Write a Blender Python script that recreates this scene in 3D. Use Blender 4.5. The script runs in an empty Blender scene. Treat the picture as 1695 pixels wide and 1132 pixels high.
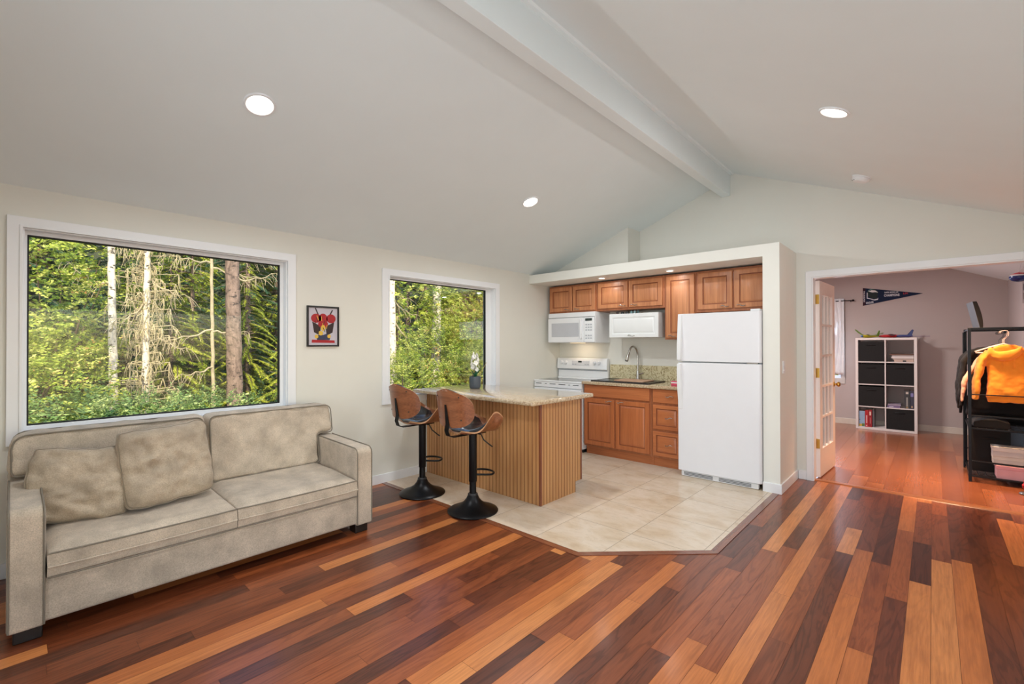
import bpy, bmesh, math, random
from mathutils import Vector, Matrix, noise as mnoise
PI = math.pi
S = bpy.context.scene
COL = S.collection

# ------------------------------------------------------------------ camera, world, sun, exposure
FPX, YAW, PITCH, ROLL = 759.94, math.radians(42.5006), math.radians(0.3317), math.radians(-0.0913)
def cam_axes():
    cy, sy = math.cos(YAW), math.sin(YAW)
    f = Vector((-sy*math.cos(PITCH), cy*math.cos(PITCH), math.sin(PITCH)))
    r = Vector((cy, sy, 0)); u = r.cross(f)
    c, s = math.cos(ROLL), math.sin(ROLL)
    return c*r+s*u, -s*r+c*u, f
_r, _u, _f = cam_axes()
cam = bpy.data.objects.new('camera', bpy.data.cameras.new('camera')); COL.objects.link(cam)
cam.data.sensor_width = 36.0; cam.data.lens = 36.0*FPX/1695.0
cam.data.clip_start = 0.05; cam.data.clip_end = 200
cam.matrix_world = Matrix(((_r.x, _u.x, -_f.x, 0), (_r.y, _u.y, -_f.y, 0), (_r.z, _u.z, -_f.z, 1.40), (0, 0, 0, 1)))
S.camera = cam

W = bpy.data.worlds.new('world'); S.world = W; W.use_nodes = True
wn = W.node_tree.nodes; wl = W.node_tree.links
sky = wn.new('ShaderNodeTexSky'); sky.sky_type = 'NISHITA'; sky.sun_disc = False
sky.sun_elevation = math.radians(38); sky.sun_rotation = math.radians(100)
wl.new(sky.outputs[0], wn['Background'].inputs[0]); wn['Background'].inputs[1].default_value = 0.42

def light(name, kind, loc, target, energy, color=(1, 1, 1), **kw):
    L = bpy.data.lights.new(name, kind); L.energy = energy; L.color = color
    for k, v in kw.items(): setattr(L, k, v)
    o = bpy.data.objects.new(name, L); COL.objects.link(o); o.location = loc
    o.rotation_euler = (Vector(target)-Vector(loc)).to_track_quat('-Z', 'Y').to_euler()
    return o
# the sun stands over the house, behind the camera's right shoulder: the roof keeps it out of the room
light('sun', 'SUN', (20, -8, 18), (0, 0, 0), 6.5, (1.0, 0.91, 0.72), angle=math.radians(0.6))
# fill lamps just inside the unseen rear and side windows, added in place of daylight
light('rear_window_fill', 'AREA', (-0.7, -1.22, 1.35), (-1.5, 5.0, 1.9), 28, (0.90, 0.96, 1.0), shape='RECTANGLE', size=2.4, size_y=2.0, spread=math.radians(120))
light('side_window_fill', 'AREA', (0.72, 1.3, 1.25), (-3.0, 3.0, 1.9), 9, (0.88, 0.95, 1.0), shape='RECTANGLE', size=3.0, size_y=2.0)
S.view_settings.view_transform = 'Standard'; S.view_settings.look = 'None'
S.view_settings.exposure = 0.0; S.view_settings.gamma = 1.0
S.view_settings.use_curve_mapping = False

# ------------------------------------------------------------------ helpers
def lin(r, g, b):
    def f(c):
        c /= 255.0
        return c/12.92 if c <= 0.04045 else ((c+0.055)/1.055)**2.4
    return (f(r), f(g), f(b), 1.0)

def nmat(name):
    m = bpy.data.materials.new(name); m.use_nodes = True
    return m, m.node_tree.nodes, m.node_tree.links, m.node_tree.nodes['Principled BSDF']

def coords(n, l, scale=(1, 1, 1), which='Object'):
    tc = n.new('ShaderNodeTexCoord'); mp = n.new('ShaderNodeMapping')
    mp.inputs['Scale'].default_value = scale
    l.new(tc.outputs[which], mp.inputs[0]); return mp.outputs[0]

def mixc(n, l, fac, a, b, blend='MIX'):
    x = n.new('ShaderNodeMix'); x.data_type = 'RGBA'; x.blend_type = blend
    for i, v in ((0, fac), (6, a), (7, b)):
        if hasattr(v, 'links'): l.new(v, x.inputs[i])
        else: x.inputs[i].default_value = v
    return x.outputs[2]

def ramp(n, l, fac, stops, interp='LINEAR'):
    r = n.new('ShaderNodeValToRGB'); r.color_ramp.interpolation = interp
    e = r.color_ramp.elements
    while len(e) < len(stops): e.new(0.5)
    for x, (p, c) in zip(e, stops): x.position = p; x.color = c
    l.new(fac, r.inputs[0]); return r.outputs[0]

def noise_tex(n, l, vec, scale, detail=4, rough=0.6, dist=0.0):
    t = n.new('ShaderNodeTexNoise'); t.inputs['Scale'].default_value = scale
    t.inputs['Detail'].default_value = detail; t.inputs['Roughness'].default_value = rough
    t.inputs['Distortion'].default_value = dist
    l.new(vec, t.inputs['Vector']); return t.outputs['Fac']

def bump(n, l, p, h, strength=0.2, dist=0.01):
    b = n.new('ShaderNodeBump'); b.inputs['Strength'].default_value = strength
    b.inputs['Distance'].default_value = dist
    l.new(h, b.inputs['Height']); l.new(b.outputs[0], p.inputs['Normal'])

MATS = {}
def pm(name, rgb, rough=0.5, metal=0.0, var=0.06, scale=8, stretch=(1, 1, 1), bmp=0.0, bscale=None, coat=0.0, sheen=0.0, spec=0.5, emit=None):
    """a plain surface with a little mottling"""
    if name in MATS: return MATS[name]
    m, n, l, p = nmat(name)
    c = lin(*rgb); v = coords(n, l, stretch)
    f = noise_tex(n, l, v, scale)
    a = tuple(x*(1-var) for x in c[:3])+(1,); b = tuple(min(1, x*(1+var)) for x in c[:3])+(1,)
    l.new(ramp(n, l, f, [(0.3, a), (0.7, b)]), p.inputs['Base Color'])
    p.inputs['Roughness'].default_value = rough; p.inputs['Metallic'].default_value = metal
    p.inputs['Coat Weight'].default_value = coat; p.inputs['Coat Roughness'].default_value = 0.08
    p.inputs['Sheen Weight'].default_value = sheen; p.inputs['Specular IOR Level'].default_value = spec
    if bmp: bump(n, l, p, noise_tex(n, l, v, bscale or scale*6, 3), bmp, 0.004)
    if emit:
        p.inputs['Emission Color'].default_value = lin(*emit[0]); p.inputs['Emission Strength'].default_value = emit[1]
    MATS[name] = m; return m

def wood(name, dark, light_, axis=2, scale=1.0, rough=0.35, coat=0.25, ring=3.0):
    if name in MATS: return MATS[name]
    m, n, l, p = nmat(name)
    s = [14*scale]*3; s[axis] = 1.1*scale
    v = coords(n, l, s)
    g = noise_tex(n, l, v, 1.6, 8, 0.62, ring*0.15)
    s2 = [60*scale]*3; s2[axis] = 1.5*scale
    fine = noise_tex(n, l, coords(n, l, s2), 2.0, 3)
    c1 = ramp(n, l, g, [(0.28, lin(*dark)), (0.72, lin(*light_))])
    c = mixc(n, l, 0.22, c1, ramp(n, l, fine, [(0.3, lin(*[x*0.75 for x in dark])), (0.65, lin(*light_))]))
    l.new(c, p.inputs['Base Color'])
    p.inputs['Roughness'].default_value = rough; p.inputs['Coat Weight'].default_value = coat
    p.inputs['Coat Roughness'].default_value = 0.15
    bump(n, l, p, fine, 0.06, 0.002)
    MATS[name] = m; return m

def root_matrix(o):
    while o.parent is not None: o = o.parent
    return Matrix.Translation(o.location) @ o.rotation_euler.to_matrix().to_4x4()

def link_mesh(name, me, parent=None, recentre=True):
    o = bpy.data.objects.new(name, me); COL.objects.link(o)
    if parent is not None:
        o.parent = parent
    elif recentre and len(me.vertices):
        xs = [v.co.x for v in me.vertices]; ys = [v.co.y for v in me.vertices]; zs = [v.co.z for v in me.vertices]
        c = Vector(((min(xs)+max(xs))/2, (min(ys)+max(ys))/2, min(zs)))
        me.transform(Matrix.Translation(-c)); o.location = c
    return o

def make(name, bm, mats, parent=None, bevel=0.0, seg=2, angle=35, world=True, smooth=True, recentre=True):
    """link a bmesh as ONE object; shapes are written in room coordinates (world=True) or in the parent's own"""
    if not isinstance(mats, (list, tuple)): mats = [mats]
    if parent is not None and world: bm.transform(root_matrix(parent).inverted())
    bmesh.ops.recalc_face_normals(bm, faces=bm.faces)
    me = bpy.data.meshes.new(name); bm.to_mesh(me); bm.free()
    for m in mats: me.materials.append(m)
    o = link_mesh(name, me, parent, recentre)
    if smooth:
        for p in me.polygons: p.use_smooth = True
        me.set_sharp_from_angle(angle=math.radians(angle))
    if bevel:
        b = o.modifiers.new('bevel', 'BEVEL'); b.width = bevel; b.segments = seg; b.limit_method = 'ANGLE'
        b.angle_limit = math.radians(40); b.harden_normals = True
    return o

def tag(o, label=None, cat=None, group=None, kind=None):
    for k, v in (('label', label), ('category', cat), ('group', group), ('kind', kind)):
        if v: o[k] = v
    return o

def thing(name, label, cat, loc=(0, 0, 0), rz=0.0, group=None):
    o = bpy.data.objects.new(name, None); COL.objects.link(o); o.empty_display_size = 0.1
    o.location = loc; o.rotation_euler = (0, 0, rz)
    return tag(o, label, cat, group)

def kids(o): return [c for c in COL.objects if c.parent == o]
def dup(root, loc, rz=None, label=None, scale=None):
    def cp(o, par):
        c = o.copy(); COL.objects.link(c)
        if par is not None: c.parent = par
        for k in kids(o): cp(k, c)
        return c
    r = cp(root, None); r.location = loc
    if rz is not None: r.rotation_euler = (0, 0, rz)
    if scale: r.scale = scale if hasattr(scale, '__len__') else (scale,)*3
    if label: r['label'] = label
    return r

NB = bmesh.new
def box(bm, x0, x1, y0, y1, z0, z1, mi=0):
    vs = [bm.verts.new((x, y, z)) for z in (z0, z1) for x, y in ((x0, y0), (x1, y0), (x1, y1), (x0, y1))]
    for f in ((3, 2, 1, 0), (4, 5, 6, 7), (0, 1, 5, 4), (1, 2, 6, 5), (2, 3, 7, 6), (3, 0, 4, 7)):
        bm.faces.new([vs[i] for i in f]).material_index = mi
    return bm
def BX(*a): return box(NB(), *a)

def prism(bm, pts, axis, a0, a1, mi=0):
    """pts: 2-D outline; axis 0: (y,z) along x, 1: (x,z) along y, 2: (x,y) along z"""
    def P(p, a): return {0: (a, p[0], p[1]), 1: (p[0], a, p[1]), 2: (p[0], p[1], a)}[axis]
    lo = [bm.verts.new(P(p, a0)) for p in pts]; hi = [bm.verts.new(P(p, a1)) for p in pts]
    n = len(pts)
    fs = [bm.faces.new(lo), bm.faces.new(hi)]
    for i in range(n): fs.append(bm.faces.new((lo[i], lo[(i+1) % n], hi[(i+1) % n], hi[i])))
    for f in fs: f.material_index = mi
    return bm

def loft(bm, rings, cap=True, closed=True, loop=False, mi=0, mis=None):
    R = [[bm.verts.new(p) for p in ring] for ring in rings]
    n = len(R[0]); m = len(R)
    for i in range(m if loop else m-1):
        a, b = R[i], R[(i+1) % m]
        for j in range(n if closed else n-1):
            k = (j+1) % n
            bm.faces.new((a[j], a[k], b[k], b[j])).material_index = mis[i] if mis else mi
    if cap and not loop and closed:
        bm.faces.new(R[0]).material_index = mi; bm.faces.new(R[-1]).material_index = mi
    return bm

def lathe(bm, prof, c=(0, 0, 0), n=32, axis=2, cap=True, mi=0):
    rings = []
    for r, h in prof:
        r = max(r, 1e-4); ring = []
        for i in range(n):
            a = 2*PI*i/n; u, v = r*math.cos(a), r*math.sin(a)
            q = {2: (u, v, h), 1: (u, h, v), 0: (h, u, v)}[axis]
            ring.append((c[0]+q[0], c[1]+q[1], c[2]+q[2]))
        rings.append(ring)
    return loft(bm, rings, cap, mi=mi)

def tube(bm, path, r, n=8, loop=False, flat=None, mi=0):
    path = [Vector(p) for p in path]; m = len(path); rings = []; up = None
    for i, p in enumerate(path):
        a = path[(i-1) % m] if (loop or i > 0) else path[i]
        b = path[(i+1) % m] if (loop or i < m-1) else path[i]
        t = (b-a).normalized()
        if up is None:
            up = Vector((0, 0, 1)) if abs(t.z) < 0.9 else Vector((1, 0, 0))
        s = t.cross(up).normalized(); up = s.cross(t).normalized()
        rr = r(i/(m-1)) if callable(r) else r
        k = flat or 1.0
        rings.append([p+s*(rr*math.cos(2*PI*j/n))+up*(rr*k*math.sin(2*PI*j/n)) for j in range(n)])
    return loft(bm, rings, True, loop=loop, mi=mi)

def rounded(pts, rad, seg=5):
    """round the corners of a 2-D outline; rad may be a list"""
    out = []; n = len(pts)
    for i, p in enumerate(pts):
        r = rad[i] if hasattr(rad, '__len__') else rad
        p = Vector(p); a = (Vector(pts[i-1])-p); b = (Vector(pts[(i+1) % n])-p)
        if r <= 0: out.append(tuple(p)); continue
        ang = a.angle(b); d = min(r/math.tan(ang/2), a.length*.49, b.length*.49)
        p0 = p+a.normalized()*d; p1 = p+b.normalized()*d
        for k in range(seg+1):
            t = k/seg; out.append(tuple((1-t)**2*p0+2*t*(1-t)*p+t*t*p1))
    return out

def ring_frame(bm, o0, o1, i0, i1, plane, a0, a1, mi=0):
    """rectangular frame with a hole; o0/o1 outer corners, i0/i1 inner corners"""
    x0, z0 = o0; x1, z1 = o1; u0, w0 = i0; u1, w1 = i1
    for r in ((x0, x1, w1, z1), (x0, x1, z0, w0), (x0, u0, w0, w1), (u1, x1, w0, w1)):
        if plane == 'x': box(bm, a0, a1, r[0], r[1], r[2], r[3], mi)
        else: box(bm, r[0], r[1], a0, a1, r[2], r[3], mi)
    return bm

def casing(bm, o0, o1, i0, i1, plane, a0, a1):
    """mitred frame (one closed ring, no seams)"""
    def ring(c0, c1, a):
        q = [(c0[0], c0[1]), (c1[0], c0[1]), (c1[0], c1[1]), (c0[0], c1[1])]
        return [(a, u, v) if plane == 'x' else (u, a, v) for u, v in q]
    return loft(bm, [ring(o0, o1, a0), ring(o0, o1, a1), ring(i0, i1, a1), ring(i0, i1, a0)], loop=True)
# ------------------------------------------------------------------ shared materials
M_wall = pm('wall_paint', (228, 226, 217), 0.75, var=0.012, scale=3, bmp=0.03, bscale=160)
M_ceil = pm('ceiling_paint', (235, 242, 243), 0.8, var=0.01, scale=3, bmp=0.04, bscale=120)
M_soffit = pm('soffit_paint', (238, 237, 229), 0.7, var=0.012, scale=3)
M_trim = pm('trim_paint', (240, 241, 243), 0.35, var=0.01, scale=4)
M_bedwall = pm('bedroom_paint', (186, 174, 170), 0.8, var=0.015, scale=3)
M_black = pm('black_metal', (22, 22, 24), 0.35, 0.6, var=0.1)
M_gasket = pm('black_gasket', (16, 15, 14), 0.6)
M_white = pm('white_enamel', (240, 241, 243), 0.22, var=0.01, coat=0.3)
M_chrome = pm('brushed_nickel', (190, 186, 180), 0.25, 1.0, var=0.05)
M_brass = pm('brass', (200, 160, 80), 0.28, 1.0, var=0.05)
M_dark = pm('dark_plastic', (30, 30, 32), 0.4)
M_soil = pm('forest_soil', (60, 62, 34), 0.95, var=0.4, scale=2)

def glass_mat(name='window_glass', tint=(0.97, 0.985, 0.98)):
    m = bpy.data.materials.new(name); m.use_nodes = True
    n, l = m.node_tree.nodes, m.node_tree.links
    n.remove(n['Principled BSDF'])
    t = n.new('ShaderNodeBsdfTransparent'); t.inputs[0].default_value = tint+(1,)
    g = n.new('ShaderNodeBsdfGlossy'); g.inputs['Roughness'].default_value = 0.02
    lw = n.new('ShaderNodeFresnel'); lw.inputs['IOR'].default_value = 1.5
    k = n.new('ShaderNodeMath'); k.operation = 'MULTIPLY'; k.inputs[1].default_value = 0.4
    l.new(lw.outputs[0], k.inputs[0])
    x = n.new('ShaderNodeMixShader'); l.new(k.outputs[0], x.inputs[0])
    l.new(t.outputs[0], x.inputs[1]); l.new(g.outputs[0], x.inputs[2])
    l.new(x.outputs[0], n['Material Output'].inputs[0]); return m
M_glass = glass_mat()

def floor_mat(name, tones, grain=1.0, rough=0.30, coat=0.28, figure=1.0):
    """planks: every plank carries its own tone and grain seed as face attributes"""
    m, n, l, p = nmat(name)
    at = n.new('ShaderNodeAttribute'); at.attribute_name = 'tone'
    sd = n.new('ShaderNodeAttribute'); sd.attribute_name = 'seed'
    tc = n.new('ShaderNodeTexCoord')
    off = n.new('ShaderNodeVectorMath'); off.operation = 'MULTIPLY_ADD'
    comb = n.new('ShaderNodeCombineXYZ')
    for i in range(3): l.new(sd.outputs['Fac'], comb.inputs[i])
    l.new(comb.outputs[0], off.inputs[0]); off.inputs[1].default_value = (37, 53, 71)
    l.new(tc.outputs['Object'], off.inputs[2])
    def mp(s):
        q = n.new('ShaderNodeMapping'); q.inputs['Scale'].default_value = s
        l.new(off.outputs[0], q.inputs[0]); return q.outputs[0]
    fine = noise_tex(n, l, mp((70, 3.0, 70)), 1.5, 5, 0.6)
    fig = noise_tex(n, l, mp((8, 0.9, 8)), 1.0, 3.5, 0.55, 1.0)
    sn = n.new('ShaderNodeMath'); sn.operation = 'MULTIPLY'; sn.inputs[1].default_value = 52.0; l.new(fig, sn.inputs[0])
    s2 = n.new('ShaderNodeMath'); s2.operation = 'SINE'; l.new(sn.outputs[0], s2.inputs[0])
    band = n.new('ShaderNodeMapRange'); band.inputs[1].default_value = -1; band.inputs[2].default_value = 1
    l.new(s2.outputs[0], band.inputs[0])
    blot = noise_tex(n, l, mp((10, 2.2, 10)), 1.0, 2)
    base = ramp(n, l, at.outputs['Fac'], tones)
    cl = ramp(n, l, at.outputs['Fac'], [(0.0, (1, 1, 1, 1)), (0.3, (0.75, 0.75, 0.75, 1)), (0.7, (0.2, 0.2, 0.2, 1))])
    bandf = mixc(n, l, 1.0, ramp(n, l, band.outputs[0], [(0.0, (0.62*figure,)*3+(1,)), (0.5, (0, 0, 0, 1))]), cl, 'MULTIPLY')
    c = mixc(n, l, bandf, base, mixc(n, l, 1.0, base, (0.36, 0.27, 0.22, 1), 'MULTIPLY'))
    c = mixc(n, l, ramp(n, l, fine, [(0.35, (0.42*grain,)*3+(1,)), (0.62, (0, 0, 0, 1))]), c, mixc(n, l, 1.0, c, (0.48, 0.38, 0.32, 1), 'MULTIPLY'))
    c = mixc(n, l, ramp(n, l, blot, [(0.56, (0, 0, 0, 1)), (0.76, (0.4*grain,)*3+(1,))]), c, mixc(n, l, 1.0, c, (0.36, 0.26, 0.21, 1), 'MULTIPLY'))
    l.new(c, p.inputs['Base Color'])
    p.inputs['Roughness'].default_value = rough; p.inputs['Coat Weight'].default_value = coat; p.inputs['Coat Roughness'].default_value = 0.16
    p.inputs['Specular IOR Level'].default_value = 0.35
    bump(n, l, p, fine, 0.03, 0.001)
    return m
M_floor = floor_mat('mixed_hardwood', [(0.0, lin(88, 43, 27)), (0.28, lin(130, 68, 40)), (0.5, lin(164, 88, 48)), (0.7, lin(202, 120, 64)), (1.0, lin(226, 150, 88))])
M_bedfloor = floor_mat('orange_bamboo', [(0.0, lin(140, 80, 50)), (0.5, lin(156, 92, 58)), (1.0, lin(172, 106, 68))], 0.6, 0.24, 0.35, 0.12)

def tile_mat():
    m, n, l, p = nmat('travertine_tile')
    tc = n.new('ShaderNodeTexCoord')
    at = n.new('ShaderNodeAttribute'); at.attribute_name = 'seed'
    mp = n.new('ShaderNodeMapping'); mp.inputs['Scale'].default_value = (1.8, 3.4, 1); mp.inputs['Rotation'].default_value = (0, 0, 0.35)
    comb = n.new('ShaderNodeVectorMath'); comb.operation = 'MULTIPLY_ADD'
    cc = n.new('ShaderNodeCombineXYZ')
    for i in range(3): l.new(at.outputs['Fac'], cc.inputs[i])
    l.new(cc.outputs[0], comb.inputs[0]); comb.inputs[1].default_value = (31, 17, 23); l.new(tc.outputs['Object'], comb.inputs[2])
    l.new(comb.outputs[0], mp.inputs[0])
    f = noise_tex(n, l, mp.outputs[0], 1.6, 6, 0.6, 0.4)
    c = ramp(n, l, f, [(0.28, lin(202, 176, 146)), (0.42, lin(216, 196, 170)), (0.58, lin(226, 210, 190)), (0.8, lin(210, 186, 156))])
    f2 = noise_tex(n, l, mp.outputs[0], 9, 6, 0.7, 0.5)
    c = mixc(n, l, ramp(n, l, f2, [(0.3, (0.35,)*3+(1,)), (0.48, (0, 0, 0, 1))]), c, lin(176, 156, 128))
    l.new(c, p.inputs['Base Color']); p.inputs['Roughness'].default_value = 0.28
    bump(n, l, p, f2, 0.05, 0.002)
    return m
M_tile = tile_mat()
M_grout = pm('tile_grout', (168, 150, 128), 0.9)

# ------------------------------------------------------------------ the setting
LW, BW, RW, RY = -4.12, 5.56, 0.80, -1.30           # left wall, back wall, right wall, rear wall
def zl(x): return 2.375+0.385*(x-LW)                # left ceiling slope
def zr(x): return 2.441-0.4086*(x-0.552)            # right ceiling slope
XR = -1.75
def struct(name, bm, mat, bevel=0, **k):
    o = make(name, bm, mat, bevel=bevel, **k); o['kind'] = 'structure'; return o

W1 = dict(c0=(-0.02, 0.79), c1=(1.684, 2.19), o0=(0.047, 0.86), o1=(1.612, 2.125), g0=(0.067, 0.897), g1=(1.577, 2.094))
W2 = dict(c0=(2.54, 0.79), c1=(4.244, 2.18), o0=(2.622, 0.86), o1=(4.165, 2.112), g0=(2.66, 0.889), g1=(4.07, 2.089))
bm = NB()
ys = [RY-0.15, W1['o0'][0], W1['o1'][0], W2['o0'][0], W2['o1'][0], 10.1]
for i in (0, 2, 4): box(bm, LW-0.15, LW, ys[i], ys[i+1], -0.6, 2.42)
for w in (W1, W2):
    box(bm, LW-0.15, LW, w['o0'][0], w['o1'][0], -0.6, w['o0'][1]); box(bm, LW-0.15, LW, w['o0'][0], w['o1'][0], w['o1'][1], 2.42)
struct('wall_left', bm, M_wall)
bm = NB()                                           # gable wall with the wide doorway
prism(bm, [(LW, 0), (-0.91, 0), (-0.91, 2.087), (-0.91, zr(-0.91)+.05), (XR, zr(XR)+.05), (XR, zl(XR)+.05), (LW, zl(LW)+.03)], 1, BW, BW+0.10)
prism(bm, [(-0.91, 2.087), (0.75, 2.087), (0.75, zr(0.75)+.05), (-0.91, zr(-0.91)+.05)], 1, BW, BW+0.10)
prism(bm, [(0.75, 0), (RW, 0), (RW, zr(RW)+.05), (0.75, zr(0.75)+.05)], 1, BW, BW+0.10)
struct('wall_back', bm, M_wall, smooth=False)
bm = NB()
ring_frame(bm, (RY-0.15, -0.3), (BW+0.1, 2.5), (-0.3, 0.25), (2.9, 2.25), 'x', RW, RW+0.15)
struct('wall_right', bm, M_wall)
bm = NB()
ring_frame(bm, (LW-0.15, -0.3), (RW+0.15, 3.5), (-1.9, 0.35), (0.5, 2.35), 'y', RY-0.15, RY)
struct('wall_rear', bm, M_wall)
bm = prism(NB(), [(LW-0.15, zl(LW-0.15)), (XR, zl(XR)), (XR, zl(XR)+0.25), (LW-0.15, zl(LW-0.15)+0.25)], 1, -4.2, 10.3)
struct('ceiling', bm, M_ceil, smooth=False)
bm = prism(NB(), [(XR, zr(XR)), (RW+0.9, zr(RW+0.9)), (RW+0.9, zr(RW+0.9)+0.25), (XR, zr(XR)+0.25)], 1, -4.2, 10.3)
struct('ceiling', bm, M_ceil, smooth=False)
struct('ceiling_beam', BX(-1.797, -1.70, RY, BW, 3.10, 3.40), M_ceil, 0.004)
struct('trim_1', prism(NB(), [(-1.70, 3.355), (-1.70, 3.335), (-1.672, 3.335), (-1.655, 3.352), (-1.655, 3.42), (-1.70, 3.42)], 1, RY, BW), M_ceil, 0)
struct('soffit', prism(NB(), [(LW, 2.24), (-1.197, 2.24), (-1.197, 0), (-1.052, 0), (-1.052, 2.358), (LW, 2.358)], 1, 4.85, BW), M_soffit, 0.004)
struct('wall_chase', prism(NB(), [(LW, 2.358), (-2.82, 2.358), (-2.82, zl(-2.82)+.02), (LW, zl(LW)+.02)], 1, 5.24, BW), M_wall, 0)

# mixed hardwood floor: one mesh, each plank its own tone
def plank_floor(name, x0, x1, y0, y1, w, z, mat, rnd, tone, lmin, lmax, tonefn=None):
    V, F, T, SD = [], [], [], []
    x = x0; prev = 0.5
    while x < x1-1e-6:
        xe = min(x+w, x1); y = y0-rnd.random()*lmax
        while y < y1:
            ye = min(y+rnd.uniform(lmin, lmax), y1); ya = max(y, y0)
            if ye > ya+0.01:
                g = 0.0007; b = len(V)
                V += [(x+g, ya+g, z), (xe-g, ya+g, z), (xe-g, ye-g, z), (x+g, ye-g, z)]
                F.append((b, b+1, b+2, b+3)); t = tone(rnd, (x+xe)/2, (ya+ye)/2)
                T.append(t); SD.append(rnd.random())
            y = ye
        x = xe
    b = len(V); V += [(x0, y0, z-0.002), (x1, y0, z-0.002), (x1, y1, z-0.002), (x0, y1, z-0.002)]; F.append((b, b+1, b+2, b+3)); T.append(0.0); SD.append(0.3)
    b = len(V); V += [(x0, y0, z-0.1), (x1, y0, z-0.1), (x1, y1, z-0.1), (x0, y1, z-0.1)]; F.append((b+3, b+2, b+1, b)); T.append(0); SD.append(.2)
    me = bpy.data.meshes.new(name); me.from_pydata(V, [], F); me.materials.append(mat)
    a = me.attributes.new('tone', 'FLOAT', 'FACE'); a.data.foreach_set('value', T)
    a = me.attributes.new('seed', 'FLOAT', 'FACE'); a.data.foreach_set('value', SD)
    o = bpy.data.objects.new(name, me); COL.objects.link(o); o['kind'] = 'structure'; return o
def tone_main(r, x, y):
    u = r.random()
    if x < -1.75 and y < 2.6: t = (0.02+0.28*r.random() if u < .45 else (0.30+0.25*r.random() if u < .82 else 0.6+0.25*r.random()))
    else: t = (0.0+0.25*r.random() if u < .36 else (0.30+0.25*r.random() if u < .62 else 0.62+0.33*r.random()))
    return t
rnd = random.Random(11)
plank_floor('floor', LW, RW, RY, 5.60, 0.0955, 0.0, M_floor, rnd, tone_main, 0.45, 2.0)
plank_floor('floor_bedroom', -2.6, 0.85, 5.60, 9.95, 0.14, 0.001, M_bedfloor, random.Random(5), lambda r, x, y: r.random(), 0.5, 1.2)
struct('threshold', prism(NB(), [(5.575, 0), (5.655, 0), (5.645, 0.009), (5.585, 0.009)], 0, -0.90, 0.74), wood('threshold_oak', (150, 86, 48), (180, 112, 66), 0), 0)

# the kitchen's tile field with its diagonal corner, and the mitred border board
XT, YT = -1.116, 2.585
field = [(LW, YT), (-1.766, YT), (XT, 3.213), (XT, 4.85), (-1.197, 4.85), (-1.197, BW), (LW, BW)]
def clip_poly(poly, a, b, c):                       # keep a*x+b*y <= c
    out = []
    for i, p in enumerate(poly):
        q = poly[(i+1) % len(poly)]; fp = a*p[0]+b*p[1]-c; fq = a*q[0]+b*q[1]-c
        if fp <= 0: out.append(p)
        if fp*fq < 0: t = fp/(fp-fq); out.append((p[0]+t*(q[0]-p[0]), p[1]+t*(q[1]-p[1])))
    return out
bm = NB(); bm.faces.new([bm.verts.new((x, y, 0.003)) for x, y in field])
seeds = [0.0]
import itertools
for i in range(-6, 3):
    for j in range(-4, 6):
        g = 0.0018
        x0 = -1.645+i*0.495+g; x1 = x0+0.495-2*g; y0 = 3.615+j*0.522+g; y1 = y0+0.522-2*g
        x0 = max(x0, LW); x1 = min(x1, XT); y0 = max(y0, YT); y1 = min(y1, BW)
        if x1-x0 < .01 or y1-y0 < .01: continue
        q = [(x0, y0), (x1, y0), (x1, y1), (x0, y1)]
        dx, dy = XT+1.766, 3.213-YT                   # diagonal
        q = clip_poly(q, dy, -dx, dy*(-1.766)-dx*YT)
        if y0 >= 4.84: q = clip_poly(q, 1, 0, -1.197)
        if len(q) < 3: continue
        vs = [bm.verts.new((x, y, 0.004)) for x, y in q]
        bm.faces.new(vs).material_index = 1; seeds.append(random.Random(i*31+j).random())
me = bpy.data.meshes.new('floor_tiles'); bm.to_mesh(me); bm.free()
me.materials.append(M_grout); me.materials.append(M_tile)
a = me.attributes.new('seed', 'FLOAT', 'FACE'); a.data.foreach_set('value', seeds)
o = bpy.data.objects.new('floor_tiles', me); COL.objects.link(o); o['kind'] = 'structure'
M_border = wood('border_walnut', (104, 56, 38), (146, 84, 56), 0, 1.0, 0.25, 0.5)
M_border2 = wood('border_walnut_long', (104, 56, 38), (146, 84, 56), 1, 1.0, 0.25, 0.5)
bw_ = 0.052
for k, q in enumerate(([(LW, YT), (-1.766, YT), (-1.766+bw_*.41, YT-bw_), (LW, YT-bw_)],
          [(-1.766, YT), (XT, 3.213), (XT+bw_, 3.213-bw_*.41), (-1.766+bw_*.41, YT-bw_)],
          [(XT, 3.213), (XT, 4.85), (XT+bw_, 4.85), (XT+bw_, 3.213-bw_*.41)])):
    struct('floor_border', prism(NB(), q, 2, 0.0005, 0.0042), M_border if k < 2 else M_border2)

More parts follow.
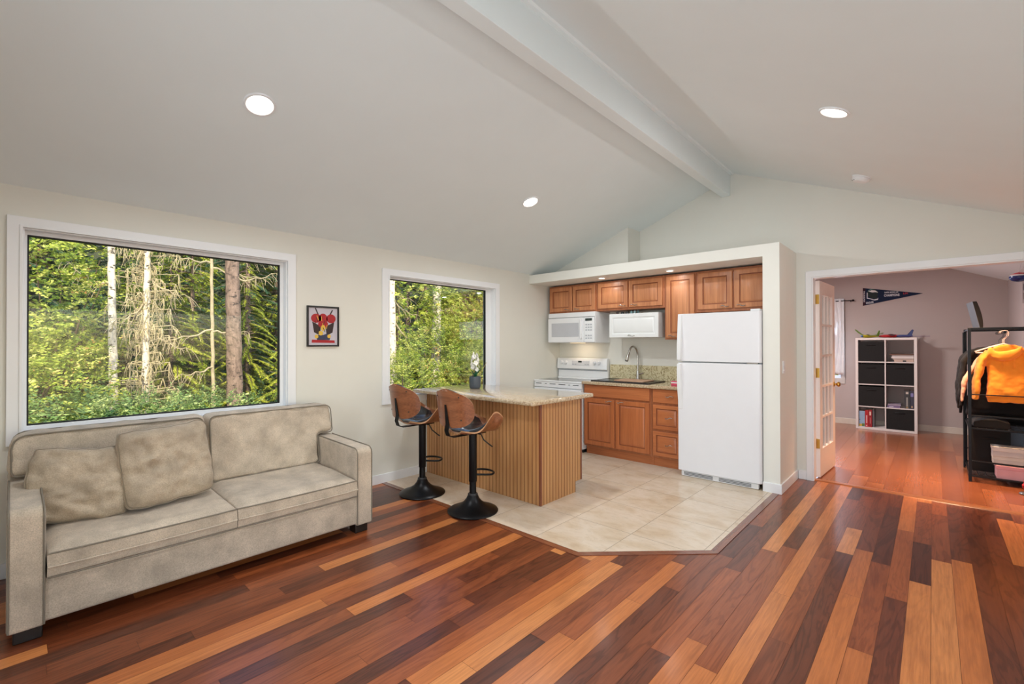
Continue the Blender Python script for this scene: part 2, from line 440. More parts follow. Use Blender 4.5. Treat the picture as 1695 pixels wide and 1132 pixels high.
# windows of the left wall
def window(n, w, lab):
    x = LW
    o = struct('window_%d' % n, casing(NB(), w['c0'], w['c1'], w['o0'], w['o1'], 'x', x-0.002, x+0.018), M_trim, 0.003)
    s = make('inner_casing', casing(NB(), (w['o0'][0]-.014, w['o0'][1]-.014), (w['o1'][0]+.014, w['o1'][1]+.014), w['o0'], w['o1'], 'x', x+.012, x+.024), M_trim, o, 0.002)
    j = make('jamb', casing(NB(), (w['o0'][0]-.001, w['o0'][1]-.001), (w['o1'][0]+.001, w['o1'][1]+.001), (w['o0'][0]+.008, w['o0'][1]+.008), (w['o1'][0]-.008, w['o1'][1]-.008), 'x', x-.15, x), M_trim, o, 0.001)
    f = make('sash_frame', casing(NB(), (w['o0'][0]+.006, w['o0'][1]+.006), (w['o1'][0]-.006, w['o1'][1]-.006), w['g0'], w['g1'], 'x', x-.11, x-.058), M_trim, o, 0.003)
    g0, g1 = w['g0'], w['g1']
    make('gasket', casing(NB(), (g0[0]-.002, g0[1]-.002), (g1[0]+.002, g1[1]+.002), (g0[0]+.008, g0[1]+.008), (g1[0]-.008, g1[1]-.008), 'x', x-.095, x-.064), M_gasket, f)
    make('pane', BX(x-.082, x-.078, g0[0], g1[0], g0[1], g1[1]), M_glass, o)
window(1, W1, ''); window(2, W2, '')
# unseen rear and side windows, put in to bring light into the room
o = struct('window_3', casing(NB(), (-1.98, .27), (.58, 2.43), (-1.9, .35), (.5, 2.35), 'y', RY-.002, RY+.018), M_trim)
bm = casing(NB(), (-1.9, .35), (.5, 2.35), (-1.85, .40), (.45, 2.30), 'y', RY-.12, RY-.06); box(bm, -.725, -.675, RY-.12, RY-.06, .4, 2.3)
make('sash_frame', bm, M_trim, o); make('pane', BX(-1.85, .45, RY-.092, RY-.088, .4, 2.3), M_glass, o)
o = struct('window_4', casing(NB(), (-.38, .17), (2.98, 2.33), (-.3, .25), (2.9, 2.25), 'x', RW-.018, RW+.002), M_trim)
bm = casing(NB(), (-.3, .25), (2.9, 2.25), (-.25, .30), (2.85, 2.20), 'x', RW+.06, RW+.12); box(bm, RW+.06, RW+.12, 1.275, 1.325, .3, 2.2)
make('sash_frame', bm, M_trim, o); make('pane', BX(RW+.088, RW+.092, -.25, 2.85, .3, 2.2), M_glass, o)
struct('sun_block_roof', prism(NB(), [(RW+.15, 2.45), (RW+3.6, 2.30), (RW+3.6, 2.42), (RW+.15, 2.57)], 1, -4.2, 7.5), M_ceil)  # unseen roof added to block the sun from the side window
struct('terrace', BX(-6.0, 6.0, -6.0, RY-.15, -.35, -.15), pm('terrace_concrete', (168, 164, 156), .9))
struct('terrace', BX(RW+.15, 6.0, RY-.15, 12, -.35, -.15), pm('terrace_concrete', (168, 164, 156), .9))

# baseboards
BH = .092
def bb(name, x0, x1, y0, y1, mat=M_trim): struct(name, BX(x0, x1, y0, y1, 0, BH), mat, .004)
bb('baseboard_left', LW-.01, LW+.013, RY, 3.09); bb('baseboard_rear', LW, RW, RY-.005, RY+.013)
bb('baseboard_right', RW-.013, RW+.005, RY, BW)
bb('baseboard_column', -1.200, -1.039, 4.837, 4.852); bb('baseboard_column', -1.053, -1.039, 4.852, BW-.013)
bb('baseboard_back', -1.039, -.966, BW-.013, BW+.005)
# doorway casing and jambs
D0, D1, DH = -.912, .752, 2.087
bm = NB()
prism(bm, [(-.966, 0), (D0, 0), (D0, DH), (D1, DH), (D1, 0), (RW-.002, 0), (RW-.002, 2.15), (-.966, 2.15)], 1, BW-.018, BW+.002)
struct('trim_2', bm, M_trim, .003)
bm = NB()
prism(bm, [(D0-.001, 0), (D0+.012, 0), (D0+.012, DH-.012), (D1-.012, DH-.012), (D1-.012, 0), (D1+.001, 0), (D1+.001, DH+.001), (D0-.001, DH+.001)], 1, BW-.01, BW+.112)
struct('trim_3', bm, M_trim, .002)
bm = NB()
prism(bm, [(-.966, 0), (D0, 0), (D0, DH), (D1, DH), (D1, 0), (RW-.002, 0), (RW-.002, 2.15), (-.966, 2.15)], 1, BW+.10, BW+.118)
struct('trim_4', bm, M_trim, .003)

# bedroom shell
BY = 9.93
bm = NB()
ring_frame(bm, (-2.7, -.2), (RW+.1, 3.5), (-2.05, .80), (-1.20, 2.10), 'y', BY, BY+.12)
struct('wall_bedroom_back', bm, M_bedwall)
struct('wall_bedroom_left', BX(-2.75, -2.6, BW+.10, BY+.1, -.2, 3.4), M_bedwall)
struct('wall_bedroom_right', BX(.822, .95, BW+.10, BY+.1, -.2, 3.0), M_bedwall)
struct('wall_bedroom_front', prism(NB(), [(-2.6, 0), (-.93, 0), (-.93, 2.1), (.76, 2.1), (.76, 0), (.822, 0), (.822, zr(.82)+.02), (XR, zr(XR)+.02), (-2.6, zl(-2.6)+.02)], 1, BW+.101, BW+.110), M_bedwall, smooth=False)
M_bbed = pm('bedroom_baseboard', (214, 204, 190), .4)
struct('baseboard_bedroom', BX(-2.6, .822, BY-.014, BY+.005, 0, .10), M_bbed, .004)
struct('baseboard_bedroom', BX(.808, .825, BW+.12, BY, 0, .10), M_bbed, .004)
o = struct('window_5', casing(NB(), (-2.13, .70), (-1.14, 2.18), (-2.05, .80), (-1.20, 2.10), 'y', BY-.018, BY+.002), pm('bedroom_trim', (200, 196, 190), .4), .003)
bm = casing(NB(), (-2.05, .8), (-1.2, 2.1), (-2.01, .84), (-1.24, 2.06), 'y', BY+.04, BY+.09); box(bm, -2.01, -1.24, BY+.045, BY+.085, 1.43, 1.47)
make('sash_frame', bm, M_trim, o, .002); make('pane', BX(-2.01, -1.24, BY+.063, BY+.067, .84, 2.06), M_glass, o)

# ground outside
bm = NB()
for i in range(14):
    pass
gx = [-4.3, -6, -8, -10, -12, -15, -18, -22, -27, -34, -45]; gz = [-.55, -.6, -.65, -.7, -.75, -.7, -.5, .6, 4.0, 9.0, 15.0]
loft(bm, [[(x, y, z+.12*math.sin(y*.7+x)) for y in range(-34, 62, 3)] for x, z in zip(gx, gz)], closed=False)
struct('ground', bm, M_soil, recentre=False)
struct('ground', BX(-4.3, 60, BY+.2, 60, -.8, -.6), M_soil)
# ------------------------------------------------------------------ sofa
def uphol(name, rgb, k=1.0):
    m, n, l, p = nmat(name)
    v = coords(n, l)
    f1 = noise_tex(n, l, v, 7, 4, 0.6); f2 = noise_tex(n, l, v, 190, 4, 0.75)
    a = lin(*[x*0.86 for x in rgb]); b = lin(*[min(255, x*1.08) for x in rgb])
    c = ramp(n, l, f1, [(0.3, a), (0.7, b)])
    c = mixc(n, l, ramp(n, l, f2, [(0.36, (0.5,)*3+(1,)), (0.60, (0, 0, 0, 1))]), c, lin(*[x*0.68 for x in rgb]))
    l.new(c, p.inputs['Base Color']); p.inputs['Roughness'].default_value = 0.9
    p.inputs['Sheen Weight'].default_value = 0.25; p.inputs['Sheen Roughness'].default_value = 0.4
    p.inputs['Specular IOR Level'].default_value = 0.15
    bump(n, l, p, f2, 0.35, 0.004); return m
M_sofa = uphol('sofa_chenille', (204, 188, 169)); M_pillow = uphol('pillow_chenille', (190, 173, 152))
M_pipe = pm('sofa_piping', (126, 117, 104), .9); M_pipe2 = pm('pillow_piping', (136, 123, 106), .9)

def soften(o, voxel=0.018, it=8, disp=0.0, size=0.18, seed=0, after=0):
    r = o.modifiers.new('remesh', 'REMESH'); r.mode = 'VOXEL'; r.voxel_size = voxel; r.use_smooth_shade = True
    s = o.modifiers.new('smooth', 'SMOOTH'); s.factor = 0.5; s.iterations = it
    if disp:
        t = bpy.data.textures.new('folds', 'CLOUDS'); t.noise_scale = size; t.noise_depth = 2
        d = o.modifiers.new('folds', 'DISPLACE'); d.texture = t; d.strength = disp; d.mid_level = 0.5; d.texture_coords = 'LOCAL'
    return o

SX0, SX1, SY0, SY1 = -4.06, -3.125, -0.012, 1.848       # back, front, ends
sofa = thing('sofa', 'taupe chenille two-seat sofa with block arms under the large window', 'sofa', ((SX0+SX1)/2, (SY0+SY1)/2, 0))
b = make('base', BX(SX0+.05, SX1-.012, SY0+.10, SY1-.10, .075, .285), M_sofa, sofa, .02, 3)
for y0, y1 in ((SY0, SY0+.128), (SY1-.128, SY1)):
    # arm outline seen from the end: flat top that slopes slightly, soft front corner
    pr = rounded([(SX0+.03, .065), (SX1, .065), (SX1, .632), (SX0+.03, .655)], [.02, .02, .055, .03], 6)
    bm = prism(NB(), pr, 1, y0, y1)
    a = make('arm', bm, M_sofa, sofa, .016, 4, angle=50)
    for yy in (y0+.006, y1-.006):
        pth = [(x, yy, z) for x, z in rounded([(SX1+.001, .075), (SX1+.001, .633), (SX0+.30, .652)], [0, .055, 0], 6)]
        make('piping', tube(NB(), pth, .0042, 6), M_pipe, a)
for x in (SX1-.075, SX0+.14):
    for y in (SY0+.07, SY1-.07):
        make('foot', prism(NB(), [(x-.05, y-.05), (x+.04, y-.05), (x+.04, y+.05), (x-.05, y+.05)], 2, 0, .08), pm('dark_stained_foot', (26, 20, 17), .4), sofa, .006)
bk = make('back_frame', BX(SX0, SX0+.20, SY0+.01, SY1-.01, .08, .775), M_sofa, sofa, .03, 3)
YM = 0.932
def seat_cushion(y0, y1, seed):
    bm = NB(); nu, nv = 22, 24; x0, x1 = SX0+.22, SX1+.006
    top, bot = [], []
    for i in range(nu+1):
        u = i/nu; x = x0+(x1-x0)*u
        tr, br = [], []
        for j in range(nv+1):
            v = j/nv; y = y0+(y1-y0)*v
            e = (1-abs(2*u-1)**6)*(1-abs(2*v-1)**6)
            d = min(1.0, e*1.6)**0.5
            w = mnoise.noise(Vector((x*4+seed, y*4, seed)))*.010
            # the front hangs a touch lower; the middle is sat in
            z = .405+.028*d+.018*(1-u)+w*d-.012*math.exp(-((u-.55)**2+(v-.5)**2)/.08)
            tr.append((x+.010*(1-abs(2*v-1)**4)*(u > .98), y, z)); br.append((x, y, .288+.004*w))
        top.append(tr); bot.append(br)
    T = [[bm.verts.new(p) for p in r] for r in top]; B = [[bm.verts.new(p) for p in r] for r in bot]
    for i in range(nu):
        for j in range(nv):
            bm.faces.new((T[i][j], T[i+1][j], T[i+1][j+1], T[i][j+1])); bm.faces.new((B[i][j], B[i][j+1], B[i+1][j+1], B[i+1][j]))
    # boxed side walls with a slightly bellied middle
    def wall(tp, bt, nx, ny):
        mid = [bm.verts.new(((t.co.x+q.co.x)/2+nx*.012, (t.co.y+q.co.y)/2+ny*.006, (t.co.z+q.co.z)/2)) for t, q in zip(tp, bt)]
        for a_, b_ in ((tp, mid), (mid, bt)):
            for k in range(len(tp)-1): bm.faces.new((a_[k], a_[k+1], b_[k+1], b_[k]))
    wall(T[nu], B[nu], 1, 0); wall(T[0], B[0], -1, 0)
    wall([r[0] for r in T], [r[0] for r in B], 0, -1); wall([r[nv] for r in T], [r[nv] for r in B], 0, 1)
    bmesh.ops.remove_doubles(bm, verts=bm.verts, dist=1e-5)
    ft = [v.co.copy() for v in T[nu]]
    o = make('seat_cushion', bm, M_sofa, sofa, .008, 2, angle=60)
    for dz in (.0, -.062, None):
        pth = [(p.x+.003+(.012 if dz == -.062 else 0), p.y, (p.z+dz) if dz is not None else .290) for p in ft]
        make('piping', tube(NB(), pth, .0042, 6), M_pipe if dz != -.062 else M_sofa, o)
seat_cushion(SY0+.132, YM-.002, 1.3); seat_cushion(YM+.002, SY1-.132, 7.1)

def back_cushion(y0, y1, arm, seed):
    """T-shaped: the top part runs out over the arm"""
    zt, zn, zb = .905, .675, .44
    if arm < 0: out = [(y0+.135, zb), (y1-.002, zb), (y1-.002, zt), (y0+.004, zt), (y0+.004, zn), (y0+.135, zn)]; rad = [.03, .03, .05, .085, .03, .02]
    else: out = [(y0+.002, zb), (y1-.135, zb), (y1-.135, zn), (y1-.004, zn), (y1-.004, zt), (y0+.002, zt)]; rad = [.03, .03, .02, .03, .06, .05]
    pr = rounded(out, rad, 5)
    def X(z, front):                                     # leaning back a little
        return (-3.700 if front else -3.885)-(z-.45)*.17
    bm = NB(); rf, rb = [], []
    rings = []
    for t in range(7):
        s = t/6; k = 1-.030*abs(2*s-1)**3                # belly
        cy = sum(p[0] for p in pr)/len(pr); cz = sum(p[1] for p in pr)/len(pr)
        rings.append([(X(z, False)*(1-s)+X(z, True)*s, cy+(y-cy)*k, cz+(z-cz)*k-.010*math.sin(PI*min(1, max(0, (y-y0)/(y1-y0))))*(z > .8)) for y, z in pr])
    loft(bm, rings)
    o = make('back_cushion', bm, M_sofa, sofa)
    soften(o, .016, 6, .030, .16, seed)
    for s, q in ((1, rings[-1]), (0, rings[0])):
        make('piping', tube(NB(), [(x+(.000 if s else 0), y, z-.002) for x, y, z in q], .0045, 6, loop=True), M_pipe, o)
back_cushion(SY0, YM, -1, 1); back_cushion(YM, SY1, 1, 2)

def pillow(name, label, w, h, t, loc, rot, seed, group):
    bm = NB(); N = 30; g = .024
    def P(i, j, side):
        u, v = 2*i/N-1, 2*j/N-1
        k = 1-.075*(abs(u)**7)*(abs(v)**7)               # soft corners
        sx = 1-.035*(1-u*u)*abs(v)**8*0; sag = .020*(1-u*u)*(v > 0)*v**6
        e = max(0.0, (1-abs(u)**3.6)*(1-abs(v)**3.6))**.50
        p = Vector((u*2.0+seed, v*2.0, side*3+seed))
        wr = mnoise.noise(p)*.030-abs(mnoise.noise(Vector((u*2.2+v*1.6+seed, v*2.6-u*1.2, side+seed))))*.040+mnoise.noise(Vector((u*6+seed, v*6, side+seed)))*.010
        ed = .010*mnoise.noise(Vector((u*3+seed*2, v*3, 5)))
        return (u*w/2*k+ed, side*(g+(t/2-g)*e+wr*e), v*h/2*k-sag+ed)
    F = [[bm.verts.new(P(i, j, 1)) for j in range(N+1)] for i in range(N+1)]
    B = [[bm.verts.new(P(i, j, -1)) for j in range(N+1)] for i in range(N+1)]
    for i in range(N):
        for j in range(N):
            bm.faces.new((F[i][j], F[i+1][j], F[i+1][j+1], F[i][j+1])); bm.faces.new((B[i][j], B[i][j+1], B[i+1][j+1], B[i+1][j]))
    def rim(A): return [A[i][0] for i in range(N)]+[A[N][j] for j in range(N)]+[A[N-i][N] for i in range(N)]+[A[0][N-j] for j in range(N)]
    fr_, br_ = rim(F), rim(B); n4 = len(fr_)
    mid = [bm.verts.new(((p.co+q.co)/2)*1.0+((p.co+q.co)/2).normalized()*.010) for p, q in zip(fr_, br_)]
    for A, C_ in ((fr_, mid), (mid, br_)):
        for k in range(n4): bm.faces.new((A[k], A[(k+1) % n4], C_[(k+1) % n4], C_[k]))
    edge = [v.co.copy() for v in fr_]; edge2 = [v.co.copy() for v in br_]
    o = make(name, bm, M_pillow, None, angle=80, recentre=False)
    for e_ in (edge, edge2): make('piping', tube(NB(), e_, .0036, 6, loop=True), M_pipe2, o, world=False)
    o.location = loc; o.rotation_euler = rot
    return tag(o, label, 'pillow', group)
# local +Y of a pillow is its front; lean against the back cushions, front to +X
def pose(yaw, lean, roll):
    return (Matrix.Rotation(yaw, 4, 'Z') @ Matrix.Rotation(lean, 4, 'X') @ Matrix.Rotation(roll, 4, 'Y')).to_euler()
pillow('throw_pillow', 'darker slumped taupe throw pillow beside the sofa arm at the wall end', .43, .40, .17, (-3.535, .270, .630), pose(-PI/2-.10, .30, -.10), 2.0, None)
pillow('throw_pillow', 'plump square taupe throw pillow upright at the middle of the sofa', .45, .46, .18, (-3.49, .655, .680), pose(-PI/2+.08, .26, .06), 5.0, None)

# ------------------------------------------------------------------ bar stools
M_walnut = wood('walnut_ply', (104, 58, 35), (166, 104, 68), 0, 1.0, .3, .3)
M_edge = pm('ply_edge', (196, 150, 112), .4, var=.1)
M_leather = pm('black_leather', (20, 22, 28), .22, var=.1, coat=.5, bmp=.05, bscale=200)
def make_stool(label):
    t = thing('bar_stool', label, 'bar stool', (0, 0, 0))
    K = dict(world=False)
    make('base', lathe(NB(), [(.0, .0), (.211, .0), (.213, .006), (.209, .012), (.17, .027), (.12, .048), (.08, .075), (.055, .105), (.044, .130), (.040, .135), (.0, .135)], n=48), M_black, t, angle=50, **K)
    c = make('column', lathe(NB(), [(0, .13), (.0285, .13), (.0285, .30), (0, .30)], n=28), M_black, t, **K)
    make('gas_lift_sleeve', lathe(NB(), [(0, .245), (.032, .245), (.034, .25), (.034, .66), (0, .66)], n=28), M_black, t, **K)
    make('collar', lathe(NB(), [(.0, .127), (.042, .127), (.043, .14), (.036, .15), (.0, .15)], n=28), M_dark, c, **K)
    pth = [(.012, .03, .30), (.075, .08, .30)]+[(.0+.105*math.cos(a), .115+.085*math.sin(a), .30) for a in [PI*k/14*1.0 for k in range(15)]]+[(-.075, .08, .30), (-.012, .03, .30)]
    make('footrest', tube(NB(), pth, .0085, 10), M_black, t, **K)
    make('lever', tube(NB(), [(.02, .0, .655), (.07, .03, .645), (.085, .045, .60), (.12, .085, .555), (.135, .10, .540)], .0055, 8), M_black, t, **K)
    make('mounting_plate', box(NB(), -.075, .075, -.085, .085, .652, .662), M_black, t, .004, **K)
    # saddle seat: bent ply, side wings curl up, front lip falls
    def seat(u, v, off):
        yy = v*.205+.02; half = .238*(1-.16*max(0, -v)-.05*max(0, v)**2)
        ue = math.sqrt(max(0, 1-abs(v)**4.5))
        x = u*half*(.35+.65*ue) if ue < 1 else u*half
        a = abs(u)
        q = min(1, max(0, (v+.85)/1.15)); q = q*q*(3-2*q)
        wing = (.018+.150*q-.085*max(0, v-.35)**1.3/.57)*max(0, a-.30)**1.75/(.70**1.75)
        z = .668+wing-.030*max(0, v-.3)**2+.012*(v < 0)*v*v
        x *= 1-.16*(wing/.15)**1.3
        return Vector((x, yy, z+off))
    def sheet(off0, off1, su, sv, ed):
        bm = NB(); N, Mv = 28, 20
        A = [[bm.verts.new(seat((2*i/N-1)*su, (2*j/Mv-1)*sv, off0)) for j in range(Mv+1)] for i in range(N+1)]
        def top(i, j):
            e = max(0, (1-abs(2*i/N-1)**ed)*(1-abs(2*j/Mv-1)**ed))**.5 if ed else 1
            return seat((2*i/N-1)*su, (2*j/Mv-1)*sv, off0+(off1-off0)*e)
        B = [[bm.verts.new(top(i, j)) for j in range(Mv+1)] for i in range(N+1)]
        for i in range(N):
            for j in range(Mv):
                bm.faces.new((A[i][j], A[i][j+1], A[i+1][j+1], A[i+1][j])).material_index = 0
                bm.faces.new((B[i][j], B[i+1][j], B[i+1][j+1], B[i][j+1])).material_index = 0
        for a_, b_ in (([r[0] for r in A], [r[0] for r in B]), ([r[Mv] for r in A], [r[Mv] for r in B]), (A[0], B[0]), (A[N], B[N])):
            for k in range(len(a_)-1): bm.faces.new((a_[k], a_[k+1], b_[k+1], b_[k])).material_index = 1
        if ed: bmesh.ops.remove_doubles(bm, verts=bm.verts, dist=2e-4)
        return bm
    make('seat', sheet(-.006, .006, 1, 1, 0), [M_walnut, M_edge], t, angle=50, **K)
    make('seat_cushion', sheet(.007, .040, .90, .93, 5), M_leather, t, angle=80, **K)
    # oval backrest shell, curved around the sitter
    def back(u, v, off):
        v = math.sin(max(-1, min(1, v))*PI/2); z = .900+v*.148; sup = max(0, 1-abs(v)**2.6)**.42
        th = u*.80*sup; R = .315+off
        lean = -.06-.14*(z-.75)
        return Vector((R*math.sin(th)*.98, .115+lean-R*math.cos(th)+.0, z-.02*u*u))
    def bsheet(o0, o1, k, ed):
        bm = NB(); N, Mv = 28, 22
        A = [[bm.verts.new(back((2*i/N-1)*k, (2*j/Mv-1)*k, o0)) for j in range(Mv+1)] for i in range(N+1)]
        def q(i, j):
            e = max(0, (1-abs(2*i/N-1)**ed)*(1-abs(2*j/Mv-1)**ed))**.5 if ed else 1
            return back((2*i/N-1)*k, (2*j/Mv-1)*k, o0+(o1-o0)*e)
        B = [[bm.verts.new(q(i, j)) for j in range(Mv+1)] for i in range(N+1)]
        for i in range(N):
            for j in range(Mv):
                bm.faces.new((A[i][j], A[i+1][j], A[i+1][j+1], A[i][j+1])); bm.faces.new((B[i][j], B[i][j+1], B[i+1][j+1], B[i+1][j]))
        for a_, b_ in (([r[0] for r in A], [r[0] for r in B]), ([r[Mv] for r in A], [r[Mv] for r in B]), (A[0], B[0]), (A[N], B[N])):
            for k2 in range(len(a_)-1): bm.faces.new((a_[k2], a_[k2+1], b_[k2+1], b_[k2])).material_index = 1
        bmesh.ops.remove_doubles(bm, verts=bm.verts, dist=2e-4); return bm
    br = make('backrest', bsheet(.006, -.006, 1, 0), [M_walnut, M_edge], t, angle=50, **K)
    make('back_pad', bsheet(-.007, -.034, .92, 5), M_leather, br, angle=80, **K)
    for su, sv in ((-.62, .42), (.62, .42), (-.62, -.42), (.62, -.42)):
        c0 = back(su, sv, .006); c1 = back(su, sv, .011)
        d = (c1-c0).normalized(); bm = lathe(NB(), [(0, 0), (.006, 0), (.005, .004), (0, .005)], n=10)
        bm.transform(Matrix.Translation(c0) @ Vector((0, 0, 1)).rotation_difference(d).to_matrix().to_4x4())
        make('bolt', bm, M_dark, br, **K)
    # bracket from under the seat up the back
    pts = [(.03, .652), (-.10, .650), (-.225, .652), (-.268, .670), (-.284, .712)]
    pts += [(back(0, v, .009).y-.004, back(0, v, 0).z) for v in (-.78, -.5, -.25, -.05, .08)]
    rings = []
    for i, (y, z) in enumerate(pts):
        a = pts[max(0, i-1)]; b = pts[min(len(pts)-1, i+1)]
        d = Vector((b[0]-a[0], b[1]-a[1])).normalized(); nx = Vector((d.y, -d.x))
        w = .024 if i < 5 else .024-.0032*(i-4); h = .004
        rings.append([(-w, y+nx.x*h, z+nx.y*h), (w, y+nx.x*h, z+nx.y*h), (w, y-nx.x*h, z-nx.y*h), (-w, y-nx.x*h, z-nx.y*h)])
    make('back_bracket', loft(NB(), rings), M_black, t, .002, **K)
    return t
st = make_stool('black pedestal bar stool with walnut shell closest to the sofa, against the window wall')
st.location = (-3.555, 2.625, .004)
dup(st, (-2.862, 2.632, .004), label='black pedestal bar stool with walnut shell standing closer to the open end of the island').rotation_euler = (0, 0, 0)

# ------------------------------------------------------------------ island
M_bead = wood('beadboard_oak', (176, 120, 72), (206, 154, 100), 2, .8, .45, .15)
M_groove = pm('bead_groove', (138, 88, 50), .6)  # groove faces in a darker brown, so the bead lines show
M_strip = wood('corner_strip', (112, 58, 34), (142, 80, 50), 2, 1, .4, .2)
IX, IY0, IY1, IZ = -2.50, 3.09, 3.72, .885
isl = thing('kitchen_island', 'honey oak beadboard kitchen island under the granite breakfast counter', 'kitchen island', (-3.3, 3.4, 0))
make('carcass', BX(LW+.016, IX-.012, IY0+.012, IY1-.10, .004, IZ), M_bead, isl)
make('cabinet_front', BX(LW+.016, IX-.012, IY1-.10, IY1-.002, .105, IZ), M_strip, isl)
def bead(a0, a1, pitch):
    """profile of a beadboard run: (along, depth)"""
    out = []; n = max(1, round((a1-a0)/pitch)); p = (a1-a0)/n
    for i in range(n):
        s = a0+i*p
        out += [(s, -.0040), (s+.0018, -.0040), (s+.0032, 0), (s+p-.010, 0), (s+p-.0090, -.0028), (s+p-.0080, -.0028), (s+p-.007, .0), (s+p-.002, 0), (s+p-.0008, -.004)]
    return out
pr = bead(LW+.016, IX-.004, .0445)
bm = prism(NB(), [(a, IY0+.001-d) for a, d in pr]+[(IX-.004, IY0+.013), (LW+.016, IY0+.013)], 2, .004, IZ)
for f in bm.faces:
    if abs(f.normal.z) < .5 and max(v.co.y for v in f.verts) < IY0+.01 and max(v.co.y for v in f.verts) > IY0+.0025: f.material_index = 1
make('beadboard_panel', bm, [M_bead, M_groove], isl, angle=25)
pr = bead(IY0+.004, IY1-.02, .0445)
bm = NB()
def side(y0, y1, z0):
    q = [(IX-.001+d, y) for y, d in pr if y0 <= y <= y1]
    prism(bm, q+[(IX-.013, q[-1][1]), (IX-.013, q[0][1])], 2, z0, IZ)
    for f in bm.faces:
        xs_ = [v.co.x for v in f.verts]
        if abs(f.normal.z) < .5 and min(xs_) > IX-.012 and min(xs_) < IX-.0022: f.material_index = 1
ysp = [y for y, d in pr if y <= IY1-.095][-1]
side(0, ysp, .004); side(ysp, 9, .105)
make('beadboard_panel', bm, [M_bead, M_groove], isl, angle=25)
make('corner_strip', BX(IX-.016, IX+.006, IY0-.006, IY0+.016, .004, IZ), M_strip, isl, .004)
make('corner_strip', BX(IX-.016, IX+.004, IY1-.022, IY1, .105, IZ), M_strip, isl, .003)
make('toe_kick', BX(LW+.016, IX-.02, IY1-.10, IY1-.088, .004, .105), M_trim, isl)

def granite(name, cols, sc=60):
    m, n, l, p = nmat(name); v = coords(n, l)
    a = noise_tex(n, l, v, sc, 5, .7, .2); b = noise_tex(n, l, v, 6, 5, .6, 1.2)
    c = ramp(n, l, a, [(0.32, lin(*cols[0])), (0.43, lin(*cols[1])), (0.55, lin(*cols[2])), (0.68, lin(*cols[3]))])
    c = mixc(n, l, ramp(n, l, b, [(0.42, (0, 0, 0, 1)), (0.62, (.55,)*3+(1,))]), c, lin(*cols[4]))
    l.new(c, p.inputs['Base Color']); p.inputs['Roughness'].default_value = .07; p.inputs['Coat Weight'].default_value = .5; p.inputs['Coat Roughness'].default_value = .03
    return m
M_gran = granite('beige_granite', [(128, 100, 72), (178, 152, 120), (208, 188, 158), (222, 206, 182), (196, 170, 136)])
CT = .925
bm = NB()
op = rounded([(LW+.003, 2.92), (-2.44, 2.92), (-2.44, 3.845), (LW+.003, 3.845)], [.0, .05, .02, 0], 6)
def inset_poly(pts, d, lx):
    cx, cy = (LW-2.44)/2, 3.38
    return [(min(x, -2.44-d) if x > -3 else x, min(max(y, 2.92+d), 3.845-d)) for x, y in pts]
rings = []
for z, d in ((.886, .012), (.889, .005), (.896, .0005), (.905, 0), (.914, .0015), (.921, .006), (CT, .014)):
    rings.append([(x, y, z) for x, y in inset_poly(op, d, 0)])
loft(bm, rings)
tag(make('countertop', bm, M_gran, None, angle=60), 'beige granite breakfast countertop with rounded edge on the island', 'countertop')

# plant on the island
pl = thing('potted_orchid', 'white blossom in a dark grey ribbed pot on the island counter', 'potted plant', (-3.66, 3.40, CT))
M_pot = pm('grey_ceramic', (74, 82, 92), .45)
bm = NB(); rings = []
for z, r in ((0, .048), (.006, .055), (.02, .060), (.06, .063), (.126, .063), (.132, .061), (.131, .057), (.10, .055)):
    rings.append([((r-.0018*(i % 4 == 0)*(z < .128))*math.cos(2*PI*i/64), (r-.0018*(i % 4 == 0)*(z < .128))*math.sin(2*PI*i/64), z) for i in range(64)])
pot = make('pot', loft(bm, rings), M_pot, pl, world=False)
make('soil', lathe(NB(), [(0, .10), (.055, .10), (.04, .108), (0, .11)], n=24), M_soil, pot, world=False)
M_leaf = pm('orchid_leaf', (30, 98, 62), .35, var=.2)
def blade(bm, base, tip, w, sag, n=9, fold=.25, up=(0, 0, 1)):
    base, tip = Vector(base), Vector(tip); d = tip-base; s = d.cross(Vector(up))
    s = s.normalized() if s.length > 1e-5 else Vector((1, 0, 0)); nn = s.cross(d).normalized(); L, C, R = [], [], []
    for i in range(n+1):
        t = i/n; p = base+d*t+nn*sag*math.sin(PI*t); ww = w*math.sin(PI*min(1, (t*.92+.08)))**.7 if t < 1 else .001
        L.append(bm.verts.new(p-s*ww+nn*ww*fold)); C.append(bm.verts.new(p)); R.append(bm.verts.new(p+s*ww+nn*ww*fold))
    for i in range(n):
        bm.faces.new((L[i], C[i], C[i+1], L[i+1])); bm.faces.new((C[i], R[i], R[i+1], C[i+1]))
ax = Vector((math.cos(YAW), math.sin(YAW), 0)); dp = Vector((-ax.y, ax.x, 0))
for s, h, w in ((-.055, .215, .024), (.075, .225, .026), (.02, .20, .02)):
    bm = NB(); blade(bm, (0, 0, .10), ax*s+dp*(.02 if w < .022 else -.02)+Vector((0, 0, h)), w, .008)
    o = make('leaf', bm, M_leaf, pl, world=False, angle=80); o.modifiers.new('thick', 'SOLIDIFY').thickness = .0015
make('stem', tube(NB(), [(0, 0, .10), (.002, .002, .22), (-.004, 0, .33), (.0, 0, .365)], .003, 6), M_leaf, pl, world=False)
make('support_stick', tube(NB(), [tuple(ax*.03+Vector((0, 0, .11))), tuple(ax*.125+Vector((0, 0, .285)))], .0022, 6), pm('bamboo_stick', (196, 176, 110), .6), pl, world=False)
M_petal = pm('white_petal', (244, 240, 232), .5, var=.04, sheen=.2)
rp = random.Random(4); bm = NB()
